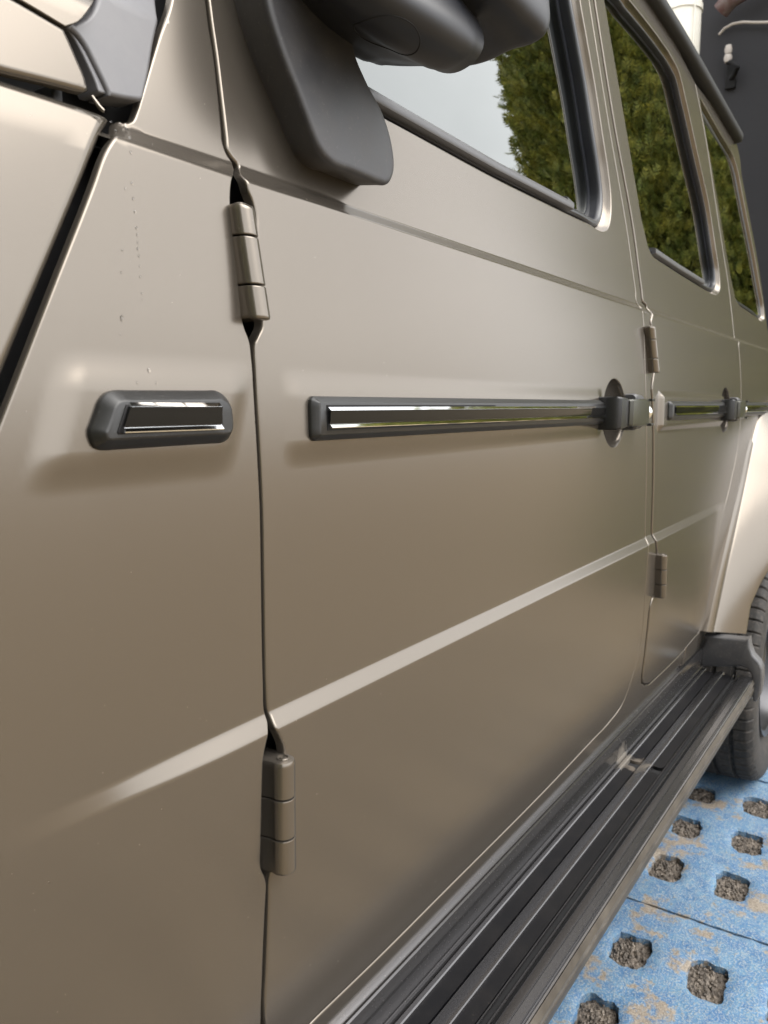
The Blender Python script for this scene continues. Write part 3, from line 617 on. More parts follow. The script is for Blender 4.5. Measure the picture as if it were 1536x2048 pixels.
# case rim in the (y, z) plane
rimA = [(-0.076,1.3842),(-0.0823,1.371),(-0.0881,1.3588),(-0.0901,1.3514),(-0.0889,1.344),(-0.0829,1.337),(-0.0734,1.333),(-0.0638,1.3314),(-0.0529,1.3327),(-0.0428,1.3367),(-0.0336,1.3421),(-0.0137,1.3496),(0.0079,1.3564),(0.0302,1.3622)]
rimA = rimA + [(.035, 1.375), (.035, 1.43), (.02, 1.50), (-.03, 1.54), (-.075, 1.52)]
ra = resamp(sm(rimA, .003, closed=True), 120); ca = ra.mean(0)
rings = [[(.60+dx+.05*(y-ca[0]), y, z) for y, z in ca + (ra-ca)*k] for dx, k in ((.02, .96), (.004, .985))]
for t in (0, .06, .15, .27, .40, .53, .65, .76, .85, .92, .97, .995):
    k = (1-t**2.5)**(1/2.5); q = ca + (ra-ca)*max(k, .02) + np.array((.026*t*t, -.010*t)); rings.append([(.60-.142*t+.05*(y-ca[0]), y, z) for y, z in q])
child(loft('mirror_case', rings, M['plastic'], None, angle=70), mirror)
rimB = [(-0.1207,1.4002),(-0.1221,1.3846),(-0.1214,1.376),(-0.117,1.3698),(-0.1076,1.3665),(-0.0854,1.3662),(-0.0629,1.3624),(-0.0474,1.3622),(-0.0233,1.3666),(0.0103,1.3745),(0.0456,1.3833),(0.0671,1.3907)]
rimB = rimB + [(.035, 1.40), (.035, 1.46), (.02, 1.56), (-.04, 1.60), (-.11, 1.58), (-.145, 1.52)]
rb = resamp(sm(rimB, .003, closed=True), 120); cb = rb.mean(0)
rings = []
for dx, s in ((-.085, .80), (-.075, .86), (-.060, .91), (-.035, .955), (-.015, .985), (-.006, 1.0), (.0, 1.0), (.004, .99), (.006, .97)):
    q = cb + (rb-cb)*s; rings.append([(.67+dx, y, z) for y, z in q])
child(loft('mirror_housing', rings, M['plastic'], None, angle=60), mirror)
# round cover under the case
from mathutils.bvhtree import BVHTree
def project_ring(objname, centre, axis, R, n=64):
    o = [c for c in mirror.children if c.name.startswith(objname)][0]; me = o.data
    bv = BVHTree.FromPolygons([v.co for v in me.vertices], [p.vertices for p in me.polygons]); ax = Vector(axis).normalized()
    u = ax.orthogonal().normalized(); w = ax.cross(u); pts = []
    for k in range(n):
        t = 2*math.pi*k/n; p = Vector(centre) + (u*math.cos(t)+w*math.sin(t))*R; hit = bv.ray_cast(p - ax*.2, ax)
        if hit[0]: pts.append(tuple(hit[0]))
    return pts
pr = project_ring('mirror_case', (.535, -.045, 1.34), (.30, .25, .92), .026)
if len(pr) > 10: child(tube('cover_joint', pr + [pr[0]], .00055, M['gap'], None, 6), mirror)

# ------------------------------------------------------------------ running board (sections in y, z)
board = empty('running_board', (1.2, -.03, .36)); setpar(board, car)
KD = lambda k, z: ((1.05-z)/k - .42, z)
X0, X1 = .10, 2.085
def bd(name, prof, m, x0=X0, x1=X1): return child(extx(name, prof, x0, x1, m, None, angle=28), board)
top = [(.060, .425), KD(1.395, .418), KD(1.411, .4155), KD(1.418, .4150), KD(1.426, .4160), KD(1.436, .4150), KD(1.470, .4030), KD(1.481, .3985), KD(1.487, .394)]
bd('inner_cover', top + [(KD(1.487, .394)[0]+.001, .372), (.060, .36)], M['alu'])
a = KD(1.517, .3705); b_ = KD(1.542, .3690)
bd('tread_rib', [(a[0]+.012, .3685), (a[0]+.002, .3700), (a[0], .3708), (b_[0], .3695), (b_[0]-.0014, .3665), (b_[0]-.0014, .355), (a[0]+.012, .355)], M['alu'])
a = KD(1.572, .3630); b_ = KD(1.591, .3625)
bd('tread_rib', [(a[0]+.004, .358), (a[0]+.0012, .3618), (a[0], .3630), (b_[0], .3628), (b_[0]-.0012, .3610), (b_[0]-.0014, .352), (a[0]+.004, .352)], M['alu'])
a = KD(1.700, .3570); c_ = KD(1.740, .3608); b_ = KD(1.775, .3620)
bd('tread_rib', [(a[0]+.001, .352), (a[0], .3566), KD(1.72, .3590), c_, KD(1.76, .3622), b_, (b_[0]-.0010, .3605), (b_[0]-.0014, .352)], M['alu'])
bd('tread_rib', [KD(1.893, .3555), KD(1.897, .3585), KD(1.905, .3590), KD(1.911, .3570), KD(1.911, .350), KD(1.893, .350)], M['alu'])
bd('tread_rib', [KD(1.945, .3545), KD(1.950, .3585), KD(1.960, .3592), KD(1.968, .3575), KD(1.968, .350), KD(1.945, .350)], M['alu'])
bd('outer_tread', [KD(1.985, .350), KD(1.990, .3600), KD(2.000, .3612), KD(2.052, .3618), KD(2.056, .3606), KD(2.060, .3606), KD(2.064, .3618), KD(2.130, .3612), KD(2.134, .3598), KD(2.139, .3598), KD(2.143, .3608), KD(2.152, .3606), KD(2.156, .3592), KD(2.160, .3592), KD(2.165, .3598), KD(2.182, .3575), KD(2.19, .345), KD(2.0, .345)], M['alu'])
e0 = KD(2.182, .3575); e1 = KD(2.255, .3370)
bd('outer_edge', [(e0[0]+.006, .352), (e0[0]-.0006, .3555), (e0[0]-.0022, .351), (e0[0]-.0040, .345), (e1[0]+.0008, .3385), e1, (e1[0]-.0022, .3362), (e1[0]-.0030, .3345), (e1[0]-.0026, .328), (e1[0]-.0008, .318), (e1[0]+.006, .309), (e1[0]+.02, .304), (e1[0]+.06, .302), (.03, .30), (.03, .34), (e0[0]+.006, .34)], M['aluout'])
bd('board_core', [(.055, .352), (-.098, .349), (-.098, .31), (.055, .31)], M['gap'], X0+.01, X1-.01)
def pad(name, ka, kb, z, x0, x1):
    ya, yb = KD(ka, z)[0], KD(kb, z)[0]; w = ya-yb; pts = []
    for cx, cy, a0 in ((x1-.010, ya-.010, 0), (x0+.010, ya-.010, 90), (x0+.010, yb+.010, 180), (x1-.010, yb+.010, 270)):
        for t in range(6): a_ = math.radians(a0+t*18); pts.append((cx+.010*math.cos(a_), cy+.010*math.sin(a_)))
    rings = [[(x, y, zz) for x, y in pts] for zz in (.345, z-.0012)] + [[(x+(cx0-x)*.0, y, z) for x, y in [((p[0]), ya-(ya-p[1])*.985-.0002) for p in pts] for cx0 in [0]]]
    return child(loft(name, rings, M['rubber'], None, angle=40), board)
for x0, x1 in ((.08, 1.428), (1.452, 2.078)):
    pad('rubber_pad', 1.596, 1.690, .3565, x0, x1); pad('rubber_pad', 1.783, 1.889, .3565, x0, x1)
# dusty spot between the pads
cap = [(0.0228,0.4481),(-0.0297,0.4534),(-0.0773,0.4566),(-0.0863,0.4622),(-0.0901,0.4391),(-0.0983,0.4183),(-0.1144,0.403),(-0.1224,0.3861),(-0.124,0.3588),(-0.1222,0.3319),(-0.1199,0.3128),(-0.1127,0.2978),(-0.1057,0.2975),(-0.1023,0.3142),(-0.1003,0.3471),(-0.0968,0.3663),(-0.0866,0.3802),(-0.0686,0.3832),(-0.0246,0.373),(0.0221,0.3649),(0.028,0.3816),(0.0314,0.3987),(0.0238,0.4207),(0.016,0.4371)]
ca_ = ccw(cap); nn_ = innorm(ca_)
rings = [[(2.083+dx, *(p)) for p in (ca_ + nn_*s)] for dx, s in ((.035, .0), (.010, .0), (.004, .0008), (.001, .003), (.0, .006))]
child(loft('end_cap', rings, M['greyplastic'], None, angle=60), board)

# ------------------------------------------------------------------ rear wheel-arch flare
seam = [(2.07,0.4676),(2.1764,0.5952),(2.3095,0.7578),(2.39,0.8586),(2.4463,0.9348)]
seam = seam + [(2.56, 1.03), (2.75, 1.085), (3.0, 1.10), (3.25, 1.05), (3.42, .90)]
edge = [(2.35, -.093, .405), (2.365, -.099, .52), (2.42, -.104, .68), (2.50, -.108, .80), (2.62, -.11, .91), (2.8, -.112, .985), (3.0, -.112, .985), (3.2, -.108, .88), (3.28, -.10, .70)]
def rs(p, n):
    p = np.array(p, float); s = np.concatenate([[0], np.cumsum(np.linalg.norm(np.diff(p, axis=0), axis=1))]); t = np.linspace(0, s[-1], n); return np.stack([np.interp(t, s, p[:, k]) for k in range(p.shape[1])], 1)
ss = sm(seam, .01); s3 = rs([(x, .002, z) for x, z in ss], 90)
e3 = rs(sm(edge, .01), 90)
vm = np.interp(s3[:, 2]*0 + np.arange(90), [0, 5, 9, 12, 16, 90], [.60, .60, .72, .86, 1.0, 1.0])
# match edge samples to the seam by height below, by length above
V = []; F = []; prof_t = [(0, -.012), (.0, .000), (.03, .0022), (.08, .0034), (.3, .0050), (.55, .0055), (.8, .0045), (.93, .0032), (.98, .0015), (1.0, -.002)]
for i in range(90):
    a_ = s3[i]; b2_ = a_ + (e3[i]-a_)*vm[i]; d = b2_-a_; nrm_ = np.array((d[1]*1.0, -d[0]*1.0, .02)); nrm_ /= np.linalg.norm(nrm_)
    for t, o in prof_t: V.append(tuple(a_ + d*t + nrm_*o))
    V.append(tuple(b2_ + np.array((.018, .012, -.003)))); V.append(tuple(b2_ + np.array((.03, .05, -.003))))
n = len(prof_t)+2
F = [(i*n+j, i*n+j+1, (i+1)*n+j+1, (i+1)*n+j) for i in range(89) for j in range(n-1)] + [tuple(range(n))]
mesh('wheel_arch_flare', V, F, M['paint'], car, angle=50, recalc=True)
# inner flank moulding just ahead of the flare
sb = [(2.0193,0.4807),(2.1215,0.6048),(2.2524,0.7515),(2.3321,0.8414),(2.391,0.9227),(2.4317,0.9555)]
V = []; F = []
for (x, z), (x2, z2) in zip(sm(sb, .01), [tuple(q) for q in rs([(a_[0], a_[1]) for a_ in seam[:5]], len(sm(sb, .01)))]):
    y0 = .004
    for t, o in ((0, -.014), (.0, .002), (.25, .007), (.6, .010), (.9, .010), (1.0, .006), (1.0, -.006)): V.append((x+(x2-x)*t-.003, y0-o, z+(z2-z)*t))
k = len(V)//7; F = [(i*7+j, i*7+j+1, (i+1)*7+j+1, (i+1)*7+j) for i in range(k-1) for j in range(6)]
mesh('flare_lip', V, F, M['paint'], car, angle=50, recalc=True)
box('wheel_house', (2.24, .26, .25), (3.4, .70, 1.15), M['gap'], car)
box('underbody', (-.3, .06, .12), (2.25, 1.6, .33), M['gap'], car)

# ------------------------------------------------------------------ rear wheel
AX, AZ, RT = 2.668, GZ+.382, .385
wheel = empty('rear_wheel', (AX, .07, AZ)); setpar(wheel, car)
yo, yi = -.075, .205
half = (yi-yo)/2; yc = (yi+yo)/2
prof = []
for u in np.linspace(-1, 1, 97):
    y = yc + u*half; a = abs(u); r0 = RT - .010*a**2 - .045*max(0, a-.86)**2/.0196*.35
    g = 0
    for gc, gw in ((-.60, .040), (-.22, .045), (.20, .045), (.58, .040)):
        if abs(u-gc) < gw: g = .0085
    prof.append((y, r0-g, u))
side = [(yi+.004, RT-.06, 1), (yi+.002, RT-.10, 1), (yi-.02, RT-.145, 1)]; side0 = [(yo+.02, RT-.145, -1), (yo-.002, RT-.10, -1), (yo-.004, RT-.06, -1)]
prof = side0 + prof + side; NS = 512; V = []; F = []; npf = len(prof)
for i in range(NS):
    t = 2*math.pi*i/NS
    for y, r0, u in prof:
        rr = r0
        if RT-.03 < r0:
            au = abs(u); ph = (i % 8)
            if au > .62 and ph == 0: rr -= .006*min(1, (au-.60)/.05)
            elif .22 < au < .60 and (i+3) % 8 == 0 and au > .34: rr -= .0035
        V.append((AX+rr*math.cos(t), y, AZ+rr*math.sin(t)))
for i in range(NS):
    for j in range(npf-1): F.append((i*npf+j, ((i+1) % NS)*npf+j, ((i+1) % NS)*npf+j+1, i*npf+j+1))
child(mesh('tyre', V, F, M['tyre'], None, angle=35, recalc=True), wheel)
rings = []
for y, r0 in ((yo+.02, RT-.145), (yo+.004, RT-.148), (yo+.010, RT-.165), (yo+.06, RT-.175), (yo+.05, .10), (yo+.035, .05), (yo+.03, .001)):
    rings.append([(AX+r0*math.cos(2*math.pi*k/40), y, AZ+r0*math.sin(2*math.pi*k/40)) for k in range(40)])
child(loft('rim', rings, M['rimmetal'], None, cap=(False, False)), wheel)

# ------------------------------------------------------------------ ground: gravel bed, blue painted grid slabs
def ground_mat():
    m = mat('gravel_bed', (.20, .150, .082), .9, bump=(60, .8, .01), vary=(9, (.24, .182, .105), .8, 0)); return m
M['bed'] = ground_mat()
def slab_mat():
    m = bpy.data.materials.new('worn_blue_paint'); m.use_nodes = True; t = m.node_tree; p = t.nodes['Principled BSDF']
    g = t.nodes.new('ShaderNodeNewGeometry')
    def noi(s, d, r=.6):
        n = t.nodes.new('ShaderNodeTexNoise'); n.inputs['Scale'].default_value = s; n.inputs['Detail'].default_value = d; n.inputs['Roughness'].default_value = r; t.links.new(g.outputs['Position'], n.inputs['Vector']); return n
    def mr(src, a, b, c=0., d=1.):
        n = t.nodes.new('ShaderNodeMapRange'); n.inputs['From Min'].default_value = a; n.inputs['From Max'].default_value = b; n.inputs['To Min'].default_value = c; n.inputs['To Max'].default_value = d; t.links.new(src, n.inputs['Value']); return n.outputs[0]
    def mix(f, a, b):
        n = t.nodes.new('ShaderNodeMix'); n.data_type = 'RGBA'
        if isinstance(f, float): n.inputs[0].default_value = f
        else: t.links.new(f, n.inputs[0])
        for k, v in ((6, a), (7, b)):
            if isinstance(v, tuple): n.inputs[k].default_value = (*v, 1)
            else: t.links.new(v, n.inputs[k])
        return n.outputs[2]
    big = noi(7, 6, .62); fine = noi(230, 3, .7); mid = noi(38, 5, .7)
    blue = mix(mr(mid.outputs['Fac'], .35, .65), (.024, .095, .215), (.085, .180, .272))
    dusty = mix(mr(fine.outputs['Fac'], .46, .64, 0., .85), blue, (.24, .265, .275))
    a = t.nodes.new('ShaderNodeMath'); a.operation = 'ADD'; m2 = t.nodes.new('ShaderNodeMath'); m2.operation = 'MULTIPLY'; m2.inputs[1].default_value = .55
    t.links.new(mid.outputs['Fac'], m2.inputs[0]); t.links.new(big.outputs['Fac'], a.inputs[0]); t.links.new(m2.outputs[0], a.inputs[1])
    worn = mr(a.outputs[0], .815, .885)
    col = mix(worn, dusty, mix(mr(fine.outputs['Fac'], .4, .62), (.15, .125, .095), (.25, .215, .175)))
    sx = t.nodes.new('ShaderNodeSeparateXYZ'); t.links.new(g.outputs['Position'], sx.inputs[0])
    ad = t.nodes.new('ShaderNodeMath'); ad.operation = 'MULTIPLY_ADD'; ad.inputs[1].default_value = .05; t.links.new(mid.outputs['Fac'], ad.inputs[0]); t.links.new(sx.outputs['Y'], ad.inputs[2])
    stall = mr(ad.outputs[0], -.36, -.34)      # edge of the painted bay; bare brown concrete beyond it
    col = mix(stall, mix(mr(mid.outputs['Fac'], .35, .65), (.185, .138, .075), (.24, .182, .105)), col)
    t.links.new(col, p.inputs['Base Color']); p.inputs['Roughness'].default_value = .62
    b = t.nodes.new('ShaderNodeBump'); b.inputs['Strength'].default_value = .7; b.inputs['Distance'].default_value = .004; t.links.new(fine.outputs['Fac'], b.inputs['Height']); t.links.new(b.outputs[0], p.inputs['Normal'])
    return m
M['slab'] = slab_mat()
M['grit'] = mat('dark_grit', (.06, .048, .038), .7, bump=(140, 1.0, .006), vary=(55, (.20, .165, .13), .9, -.25))
S = 60.0
ground = mesh('ground', [(-S, -S, GZ-.03), (S, -S, GZ-.03), (S, S, GZ-.03), (-S, S, GZ-.03)], [(0, 1, 2, 3)], M['bed'])
ground['kind'] = 'structure'
PX, PY, MX, MY = .232, .160, .184, .080      # hole pitch and edge margins
SLX, SLY = PX*2 + MX*2, PY*3 + MY*2 - .0
def slab_mesh(seed):
    rnd = random.Random(seed); lx, ly = SLX-.010, SLY-.006
    def wob(pts, a): return [(x+rnd.uniform(-a, a), y+rnd.uniform(-a, a)) for x, y in pts]
    n1, n2 = 40, 34; out = []
    out += [(lx*i/n1, 0) for i in range(n1)] + [(lx, ly*i/n2) for i in range(n2)] + [(lx-lx*i/n1, ly) for i in range(n1)] + [(0, ly-ly*i/n2) for i in range(n2)]
    out = wob(out, .0022); holes = []
    for i in range(3):
        for j in range(4):
            cx, cy = MX-.005+i*PX+rnd.uniform(-.006, .006), MY-.003+j*PY+rnd.uniform(-.005, .005); q = []
            ph = [rnd.uniform(0, 6.3) for _ in range(4)]
            for k in range(40):
                t = 2*math.pi*k/40; e = 4.0
                r0 = 1/((abs(math.cos(t))/.052)**e + (abs(math.sin(t))/.035)**e)**(1/e)
                r0 *= 1.12*(1 + .05*math.sin(2*t+ph[0]) + .045*math.sin(3*t+ph[1]) + .03*math.sin(7*t+ph[2]) + .025*math.sin(11*t+ph[3]) + rnd.uniform(-.04, .04))
                q.append((cx+r0*math.cos(t), cy+r0*math.sin(t)))
            holes.append(q)
    pts = []; edges = []
    for q in [out] + holes:
        s = len(pts); pts += q; edges += [(s+i, s+(i+1) % len(q)) for i in range(len(q))]
    nb = len(pts); o_ = np.array(out)
    g = np.array([(x+rnd.uniform(-.004, .004), y+rnd.uniform(-.004, .004)) for x in np.arange(.012, lx-.006, .013) for y in np.arange(.012, ly-.006, .013)])
    k = inside(g, o_) & ~near(g, o_, .006)
    for q in holes: k &= ~inside(g, np.array(q)) & ~near(g, np.array(q), .006)
    allp = [Vector(p) for p in pts] + [Vector(p) for p in g[k]]
    vo, eo, fo, ov, _, _ = geometry.delaunay_2d_cdt(allp, edges, [], 0, 1e-6, True); xy = np.array([tuple(v) for v in vo]); Fc = np.array([f for f in fo if len(f) == 3]); c = xy[Fc].mean(1); kk = inside(c, o_)
    for q in holes: kk &= ~inside(c, np.array(q))
    idx = [o[0] for o in ov]; V = []; inv = {}
    for i, (x, y) in enumerate(xy):
        ed = idx[i] < nb
        z = .0018*noise.noise(Vector((x*26, y*26, seed))) + .0012*noise.noise(Vector((x*90, y*90, seed+5))) - (.0045 if ed else 0); V.append((x, y, z)); inv[idx[i]] = i
    F = [tuple(f) for f in Fc[kk]]; s = 0
    for q in [out] + holes:
        b0 = len(V)
        for i in range(len(q)): x, y, z = V[inv[s+i]]; V.append((x, y, -.05))
        F += [(inv[s+i], inv[s+(i+1) % len(q)], b0+(i+1) % len(q), b0+i) for i in range(len(q))]; s += len(q)
    me = bpy.data.meshes.new('paving_slab'); me.from_pydata(V, [], F); bm_ = bmesh.new(); bm_.from_mesh(me); bmesh.ops.recalc_face_normals(bm_, faces=bm_.faces[:]); bm_.to_mesh(me); bm_.free()
    me.shade_smooth(); me.set_sharp_from_angle(angle=math.radians(40)); me.materials.append(M['slab']); return me
slabs = [slab_mesh(11+i) for i in range(3)]
def grit_mesh(seed):
    rnd = random.Random(seed); n = 22; V = []; F = []
    for j in range(n):
        for i in range(n):
            x, y = (i/(n-1)-.5)*.145, (j/(n-1)-.5)*.105; d = math.hypot(x/.055, y/.042)
            V.append((x+rnd.uniform(-.001, .001), y+rnd.uniform(-.001, .001), -.004*d*d + .004*noise.noise(Vector((x*70, y*70, seed))) + .005*noise.noise(Vector((x*190, y*190, seed+9))) + .003*abs(noise.noise(Vector((x*330, y*330, seed+3))))))
    F = [(j*n+i, j*n+i+1, (j+1)*n+i+1, (j+1)*n+i) for j in range(n-1) for i in range(n-1)]
    for k in range(80):     # loose stones
        cx, cy = rnd.gauss(0, .024), rnd.gauss(0, .017); r0 = rnd.uniform(.0022, .0052); b = len(V)
        for a, bq, c in ((1, 0, 0), (-1, 0, 0), (0, 1, 0), (0, -1, 0), (0, 0, 1), (0, 0, -1)):
            V.append((cx+a*r0*rnd.uniform(.7, 1.3), cy+bq*r0*rnd.uniform(.7, 1.3), .002+c*r0*rnd.uniform(.6, 1.1)))
        F += [(b+p, b+q, b+r_) for p in (0, 1) for q, r_ in ((2, 4), (4, 3), (3, 5), (5, 2))]
    me = bpy.data.meshes.new('gravel_fill'); me.from_pydata(V, [], F); me.materials.append(M['grit']); return me
grits = [grit_mesh(30+i) for i in range(4)]
ROT = math.radians(2.5)
ox, oy = 1.800, -.352        # a slab corner: the joint seen beside the running board
rr_ = random.Random(4)
for i in range(-2, 3):
    for j in range(-2, 2):
        lx0, ly0 = i*SLX, j*SLY
        wx, wy = ox + lx0*math.cos(ROT) - ly0*math.sin(ROT), oy + lx0*math.sin(ROT) + ly0*math.cos(ROT)
        o = bpy.data.objects.new('paving_slab', slabs[(i*2+j) % 3]); COL.objects.link(o); o.parent = ground; o.location = (wx, wy, GZ + rr_.uniform(-.002, .002)); o.rotation_euler = (0, 0, ROT)
        if -1 <= i <= 2 and -2 <= j <= 1:
            for a in range(3):
                for b in range(4):
                    hx, hy = lx0+MX+a*PX, ly0+MY+b*PY
                    px_, py_ = ox + hx*math.cos(ROT) - hy*math.sin(ROT), oy + hx*math.sin(ROT) + hy*math.cos(ROT)
                    if not (.8 < px_ < 3.1 and -.75 < py_ < .35): continue
                    gq = bpy.data.objects.new('gravel_fill', grits[(a+b*3+i) % 4]); COL.objects.link(gq); gq.parent = ground
                    gq.location = (px_, py_, GZ-.015); gq.rotation_euler = (0, 0, rr_.choice((0, math.pi)))

# ------------------------------------------------------------------ background: dark building, downpipe, pipe, cable, hook
M['wall'] = mat('dark_grey_render', (.024, .024, .028), .8, bump=(40, .2, .004), vary=(3, (.029, .028, .031), .6, 0))
WX = 5.6
wallo = mesh('building_wall', [(WX, .40, GZ-.2), (WX, 6, GZ-.2), (WX, 6, 4.8), (WX, .40, 4.8), (WX+3, .40, GZ-.2), (WX+3, 6, GZ-.2), (WX+3, 6, 4.8), (WX+3, .40, 4.8)],
             [(0, 1, 2, 3), (0, 3, 7, 4), (1, 5, 6, 2), (3, 2, 6, 7), (4, 7, 6, 5)], M['wall'], None, angle=30, recalc=True)
tag(wallo, 'dark grey rendered building wall behind the rear of the car', 'wall')
M['flue'] = mat('white_flue_pipe', (.78, .76, .70), .35, vary=(12, (.68, .65, .56), .5, .1))
M['redpipe'] = mat('dull_red_pipe', (.10, .045, .04), .5, vary=(14, (.25, .23, .22), .6, .1))
M['cable'] = mat('pale_cable', (.55, .50, .46), .5)
flue = empty('flue_pipe', (5.25, 1.03, GZ), 'pale cream vertical flue pipe standing in front of the dark wall', 'pipe')
def vtube(name, x, y, z0, z1, r, m, p, seg=32):
    rings = [[(x+r*math.cos(t), y+r*math.sin(t), z) for t in np.linspace(0, 2*math.pi, seg, endpoint=False)] for z in (z0, z1)]
    return loft(name, rings, m, p, angle=40)
vtube('pipe_section', 5.25, 1.03, GZ, 3.02, .110, M['flue'], flue); vtube('pipe_section', 5.25, 1.03, 3.024, 4.6, .110, M['flue'], flue)
vtube('pipe_clamp', 5.25, 1.03, 3.44, 3.475, .117, M['flue'], flue)
extx('pipe_seam', [(1.03-.096, GZ), (1.03-.088, GZ), (1.03-.088, 4.6), (1.03-.096, 4.6)], 5.175, 5.18, M['flue'], flue)
rp = tube('branch_pipe', [(5.48, .86, 3.50), (5.46, .80, 3.545), (5.45, .70, 3.575), (5.44, .45, 3.66), (5.44, .0, 3.80)], .055, M['redpipe'], None, 20)
tag(rp, 'dull red pipe branching sideways above the pale cable on the dark wall', 'pipe')
cb_ = tube('cable', [(5.58, .885, 3.405), (5.56, .85, 3.425), (5.55, .80, 3.435), (5.55, .74, 3.430), (5.55, .68, 3.412), (5.55, .60, 3.392), (5.55, .52, 3.385), (5.55, .44, 3.395), (5.55, .2, 3.44)], .008, M['cable'], None, 8)
tag(cb_, 'thin pale cable sagging across the dark wall beside the flue pipe', 'cable')
hook = empty('wall_bracket', (5.58, .80, 3.15), 'small black wall bracket with pale insulators below the cable', 'bracket')
tube('insulator', [(5.52, .81, 3.30), (5.52, .81, 3.275), (5.52, .81, 3.25)], [.018, .024, .018], M['cable'], hook, 12)
tube('insulator', [(5.52, .81, 3.245), (5.52, .81, 3.225), (5.52, .81, 3.20)], [.02, .026, .018], M['cable'], hook, 12)
tube('bracket_arm', [(5.58, .80, 3.12), (5.54, .77, 3.13), (5.50, .745, 3.15), (5.51, .78, 3.19), (5.52, .81, 3.20)], .016, M['gap'], hook, 10)
box('bracket_plate', (5.57, .77, 3.06), (5.597, .83, 3.20), M['gap'], hook, .004)

# ------------------------------------------------------------------ thujas mirrored in windows and paint, plus an unseen row added for shade in front
M['leaf'] = mat('thuja_foliage', (.18, .22, .045), .62, vary=(9, (.50, .45, .08), .9, 0))
_t = M['leaf'].node_tree; _p = _t.nodes['Principled BSDF']; _n = _t.nodes.new('ShaderNodeTexNoise'); _n.inputs['Scale'].default_value = 55; _n.inputs['Detail'].default_value = 2
_m = _t.nodes.new('ShaderNodeMix'); _m.data_type = 'RGBA'; _m.blend_type = 'MULTIPLY'; _m.inputs[0].default_value = 1; _c = _t.nodes.new('ShaderNodeMapRange'); _c.inputs['From Min'].default_value = .3; _c.inputs['From Max'].default_value = .7; _c.inputs['To Min'].default_value = .45; _c.inputs['To Max'].default_value = 1.5
_t.links.new(_t.nodes.new('ShaderNodeTexCoord').outputs['Object'], _n.inputs['Vector']); _t.links.new(_n.outputs['Fac'], _c.inputs['Value']); _t.links.new(_p.inputs['Base Color'].links[0].from_socket, _m.inputs[6]); _t.links.new(_c.outputs[0], _m.inputs[7]); _t.links.new(_m.outputs[2], _p.inputs['Base Color'])
M['bark'] = mat('thuja_bark', (.10, .065, .04), .9, bump=(40, .6, .01))
def thuja_meshes(seed, H=5.0, R=.62, n=52000):
    g = np.random.default_rng(seed)
    z = H*g.random(n)**.92; u = z/H; t = g.uniform(0, 2*np.pi, n); ph = g.uniform(0, 6.28, 8)
    rad = R*np.where(u < .86, 1-.25*u, (1-u)*5.6)
    lump = .5*np.sin(3*t+ph[0]+2.1*z) + .4*np.sin(5*t-3.3*z+ph[1]) + .35*np.sin(8*t+5.7*z+ph[2]) + .3*np.sin(13*t-8*z+ph[3]) + .25*np.sin(21*t+13*z+ph[4])
    rad = rad*(1 + .15*lump + .22*np.maximum(np.sin(9*t+17*z+ph[5])*np.sin(14*t-23*z+ph[6])-.35, 0)) * (1-.42*g.random(n)**2.4)
    o = np.stack([rad*np.cos(t), rad*np.sin(t), z], 1); ln = g.uniform(.035, .085, n)[:, None]
    tilt = g.uniform(.15, 1.1, n); ta = t + g.normal(0, .5, n)
    d = np.stack([np.cos(ta)*np.sin(tilt), np.sin(ta)*np.sin(tilt), np.cos(tilt)], 1)
    s_ = np.cross(d, g.normal(0, 1, (n, 3))); s_ /= np.linalg.norm(s_, axis=1)[:, None]
    T = []
    for f in range(3):        # flat spray: a stem with paired side fingers
        q = o + d*ln*(.12+.28*f); w = ln*(.46-.10*f); wd = ln*.10
        for sg in (-1, 1): T.append(np.stack([q-d*wd, q+d*wd*1.5, q+s_*sg*w+d*w*.95], 1))
    T.append(np.stack([o-s_*ln*.06, o+s_*ln*.06, o+d*ln*1.15], 1))
    V = np.concatenate(T).reshape(-1, 3); nv = len(V)
    me = bpy.data.meshes.new('crown'); me.vertices.add(nv); me.vertices.foreach_set('co', V.astype(np.float32).ravel())
    me.loops.add(nv); me.loops.foreach_set('vertex_index', np.arange(nv, dtype=np.int32)); me.polygons.add(nv//3); me.polygons.foreach_set('loop_start', np.arange(0, nv, 3, dtype=np.int32)); me.polygons.foreach_set('loop_total', np.full(nv//3, 3, np.int32)); me.update(calc_edges=True)
    me.materials.append(M['leaf'])
    rings = [[(r0*math.cos(a), r0*math.sin(a), z) for a in np.linspace(0, 2*math.pi, 10, endpoint=False)] for z, r0 in ((-.1, .11), (.3, .085), (2, .06), (4, .035), (H*.97, .008))]
    n = 10; tv = [p for r_ in rings for p in r_]; tf = [(k*n+i, k*n+(i+1) % n, (k+1)*n+(i+1) % n, (k+1)*n+i) for k in range(4) for i in range(n)]
    tm = bpy.data.meshes.new('trunk'); tm.from_pydata(tv, [], tf); tm.materials.append(M['bark']); return me, tm
kinds = [thuja_meshes(3), thuja_meshes(8, 5.1, .64)]
spots = [(5.05, -.72, 1.0, .3), (5.3, -.36, .95, 1.9), (6.15, -1.05, 1.05, 4.0), (6.3, -.30, 1.0, 2.7), (7.3, -1.3, 1.05, .9), (7.5, -.5, 1.0, 5.2), (-1.7, -1.0, 1.0, 1.1), (-1.6, -.1, .95, 3.3), (-1.75, .8, 1.0, 4.4), (-1.65, 1.7, .95, .2), (-1.7, 2.6, 1.0, 2.2)]  # the row ahead of the car is added to block light from the front
for i, (x, y, s, rz) in enumerate(spots):
    root = empty('thuja_tree', (x, y, GZ), 'tall yellow-green thuja out of view, mirrored in the car or added to shade its front', 'tree', 'thujas mirrored in the car')
    root.rotation_euler = (0, 0, rz); root.scale = (s, s, s)
    cm, tm = kinds[i % 2]
    for nm, dm in (('crown', cm), ('trunk', tm)):
        c = link(nm, dm, None); c.parent = root

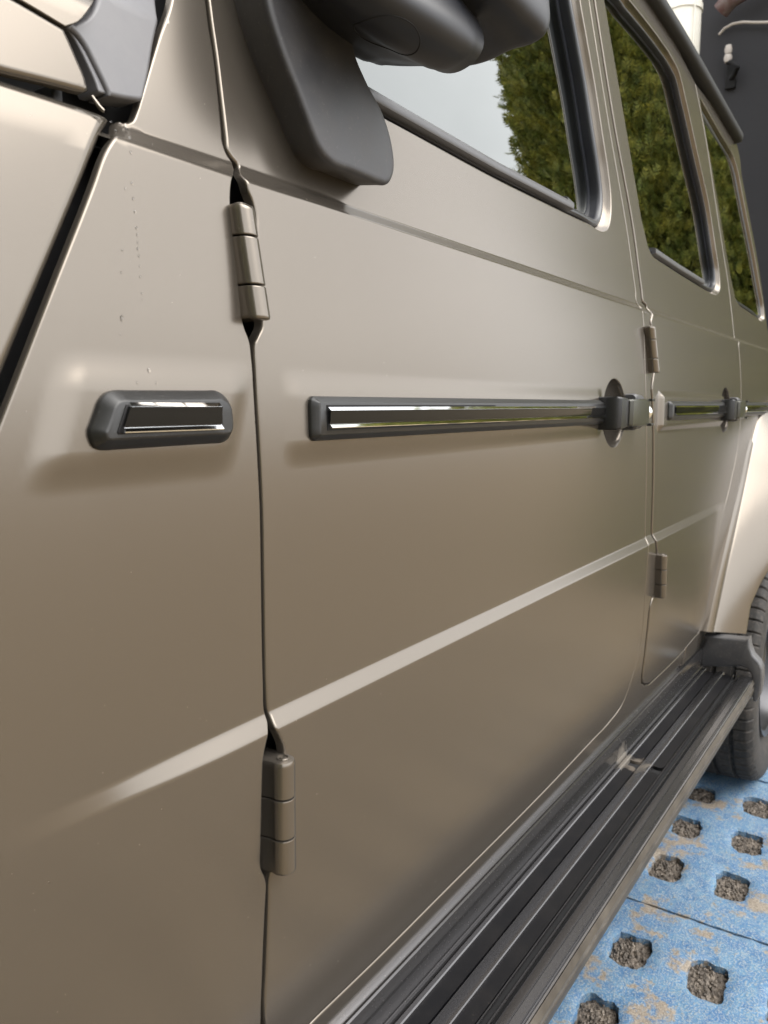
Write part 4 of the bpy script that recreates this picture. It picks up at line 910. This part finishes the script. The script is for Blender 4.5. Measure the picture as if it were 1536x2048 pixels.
# ------------------------------------------------------------------ rain drops on the paint
def drops():
    rnd = random.Random(2); V = []; F = []
    for (x, z, r0, el) in [(0.3381, 1.2289, 0.00184, 1.9), (0.3341, 1.2203, 0.00123, 1.4), (0.3308, 1.21, 0.00102, 1.2), (0.3289, 1.1904, 0.00102, 1.2), (0.3234, 1.1858, 0.00082, 1), (0.3288, 1.1808, 0.00102, 1.2), (0.329, 1.173, 0.00102, 1.2), (0.329, 1.1627, 0.00102, 1.2), (0.3292, 1.1584, 0.00082, 1.4), (0.329, 1.1534, 0.00082, 1.2), (0.3286, 1.1496, 0.00102, 1.2), (0.3289, 1.1452, 0.00082, 1.2), (0.329, 1.1386, 0.00082, 1), (0.3287, 1.132, 0.00082, 1), (0.3289, 1.1216, 0.00082, 1), (0.3289, 1.1175, 0.00061, 1), (0.312, 1.1042, 0.00143, 1.6), (0.3166, 1.1467, 0.00082, 1), (0.3144, 1.1329, 0.00082, 1), (0.31, 1.0942, 0.00061, 1), (0.3288, 1.0721, 0.00123, 1.6), (0.3324, 1.0368, 0.00061, 1), (0.3177, 1.0641, 0.00082, 1), (0.3327, 1.0644, 0.00082, 1), (0.326, 1.2232, 0.00102, 1), (0.3276, 1.2305, 0.00123, 1), (0.3347, 1.2313, 0.00123, 1), (0.3533, 1.2215, 0.00061, 1)]:
        b = len(V); y0 = float(h_side(x, z)); nr, ns = 4, 10
        for k in range(nr):
            f = k/nr; rr = r0*math.cos(f*math.pi/2); hh_ = r0*.45*math.sin(f*math.pi/2)
            for i in range(ns): t = 2*math.pi*i/ns; V.append((x+rr*math.cos(t), y0-hh_+.00005, z+rr*el*math.sin(t)-f*r0*.3))
        V.append((x, y0-r0*.45, z-r0*.3))
        for k in range(nr-1):
            for i in range(ns): j = (i+1) % ns; F.append((b+k*ns+i, b+k*ns+j, b+(k+1)*ns+j, b+(k+1)*ns+i))
        F += [(b+(nr-1)*ns+i, b+(nr-1)*ns+(i+1) % ns, b+nr*ns) for i in range(ns)]
    return mesh('water_drops', V, F, M['water'], None, angle=None, recalc=True)
tag(drops(), 'trail of small water drops running down the side panel below the cowl', 'water', kind='stuff')
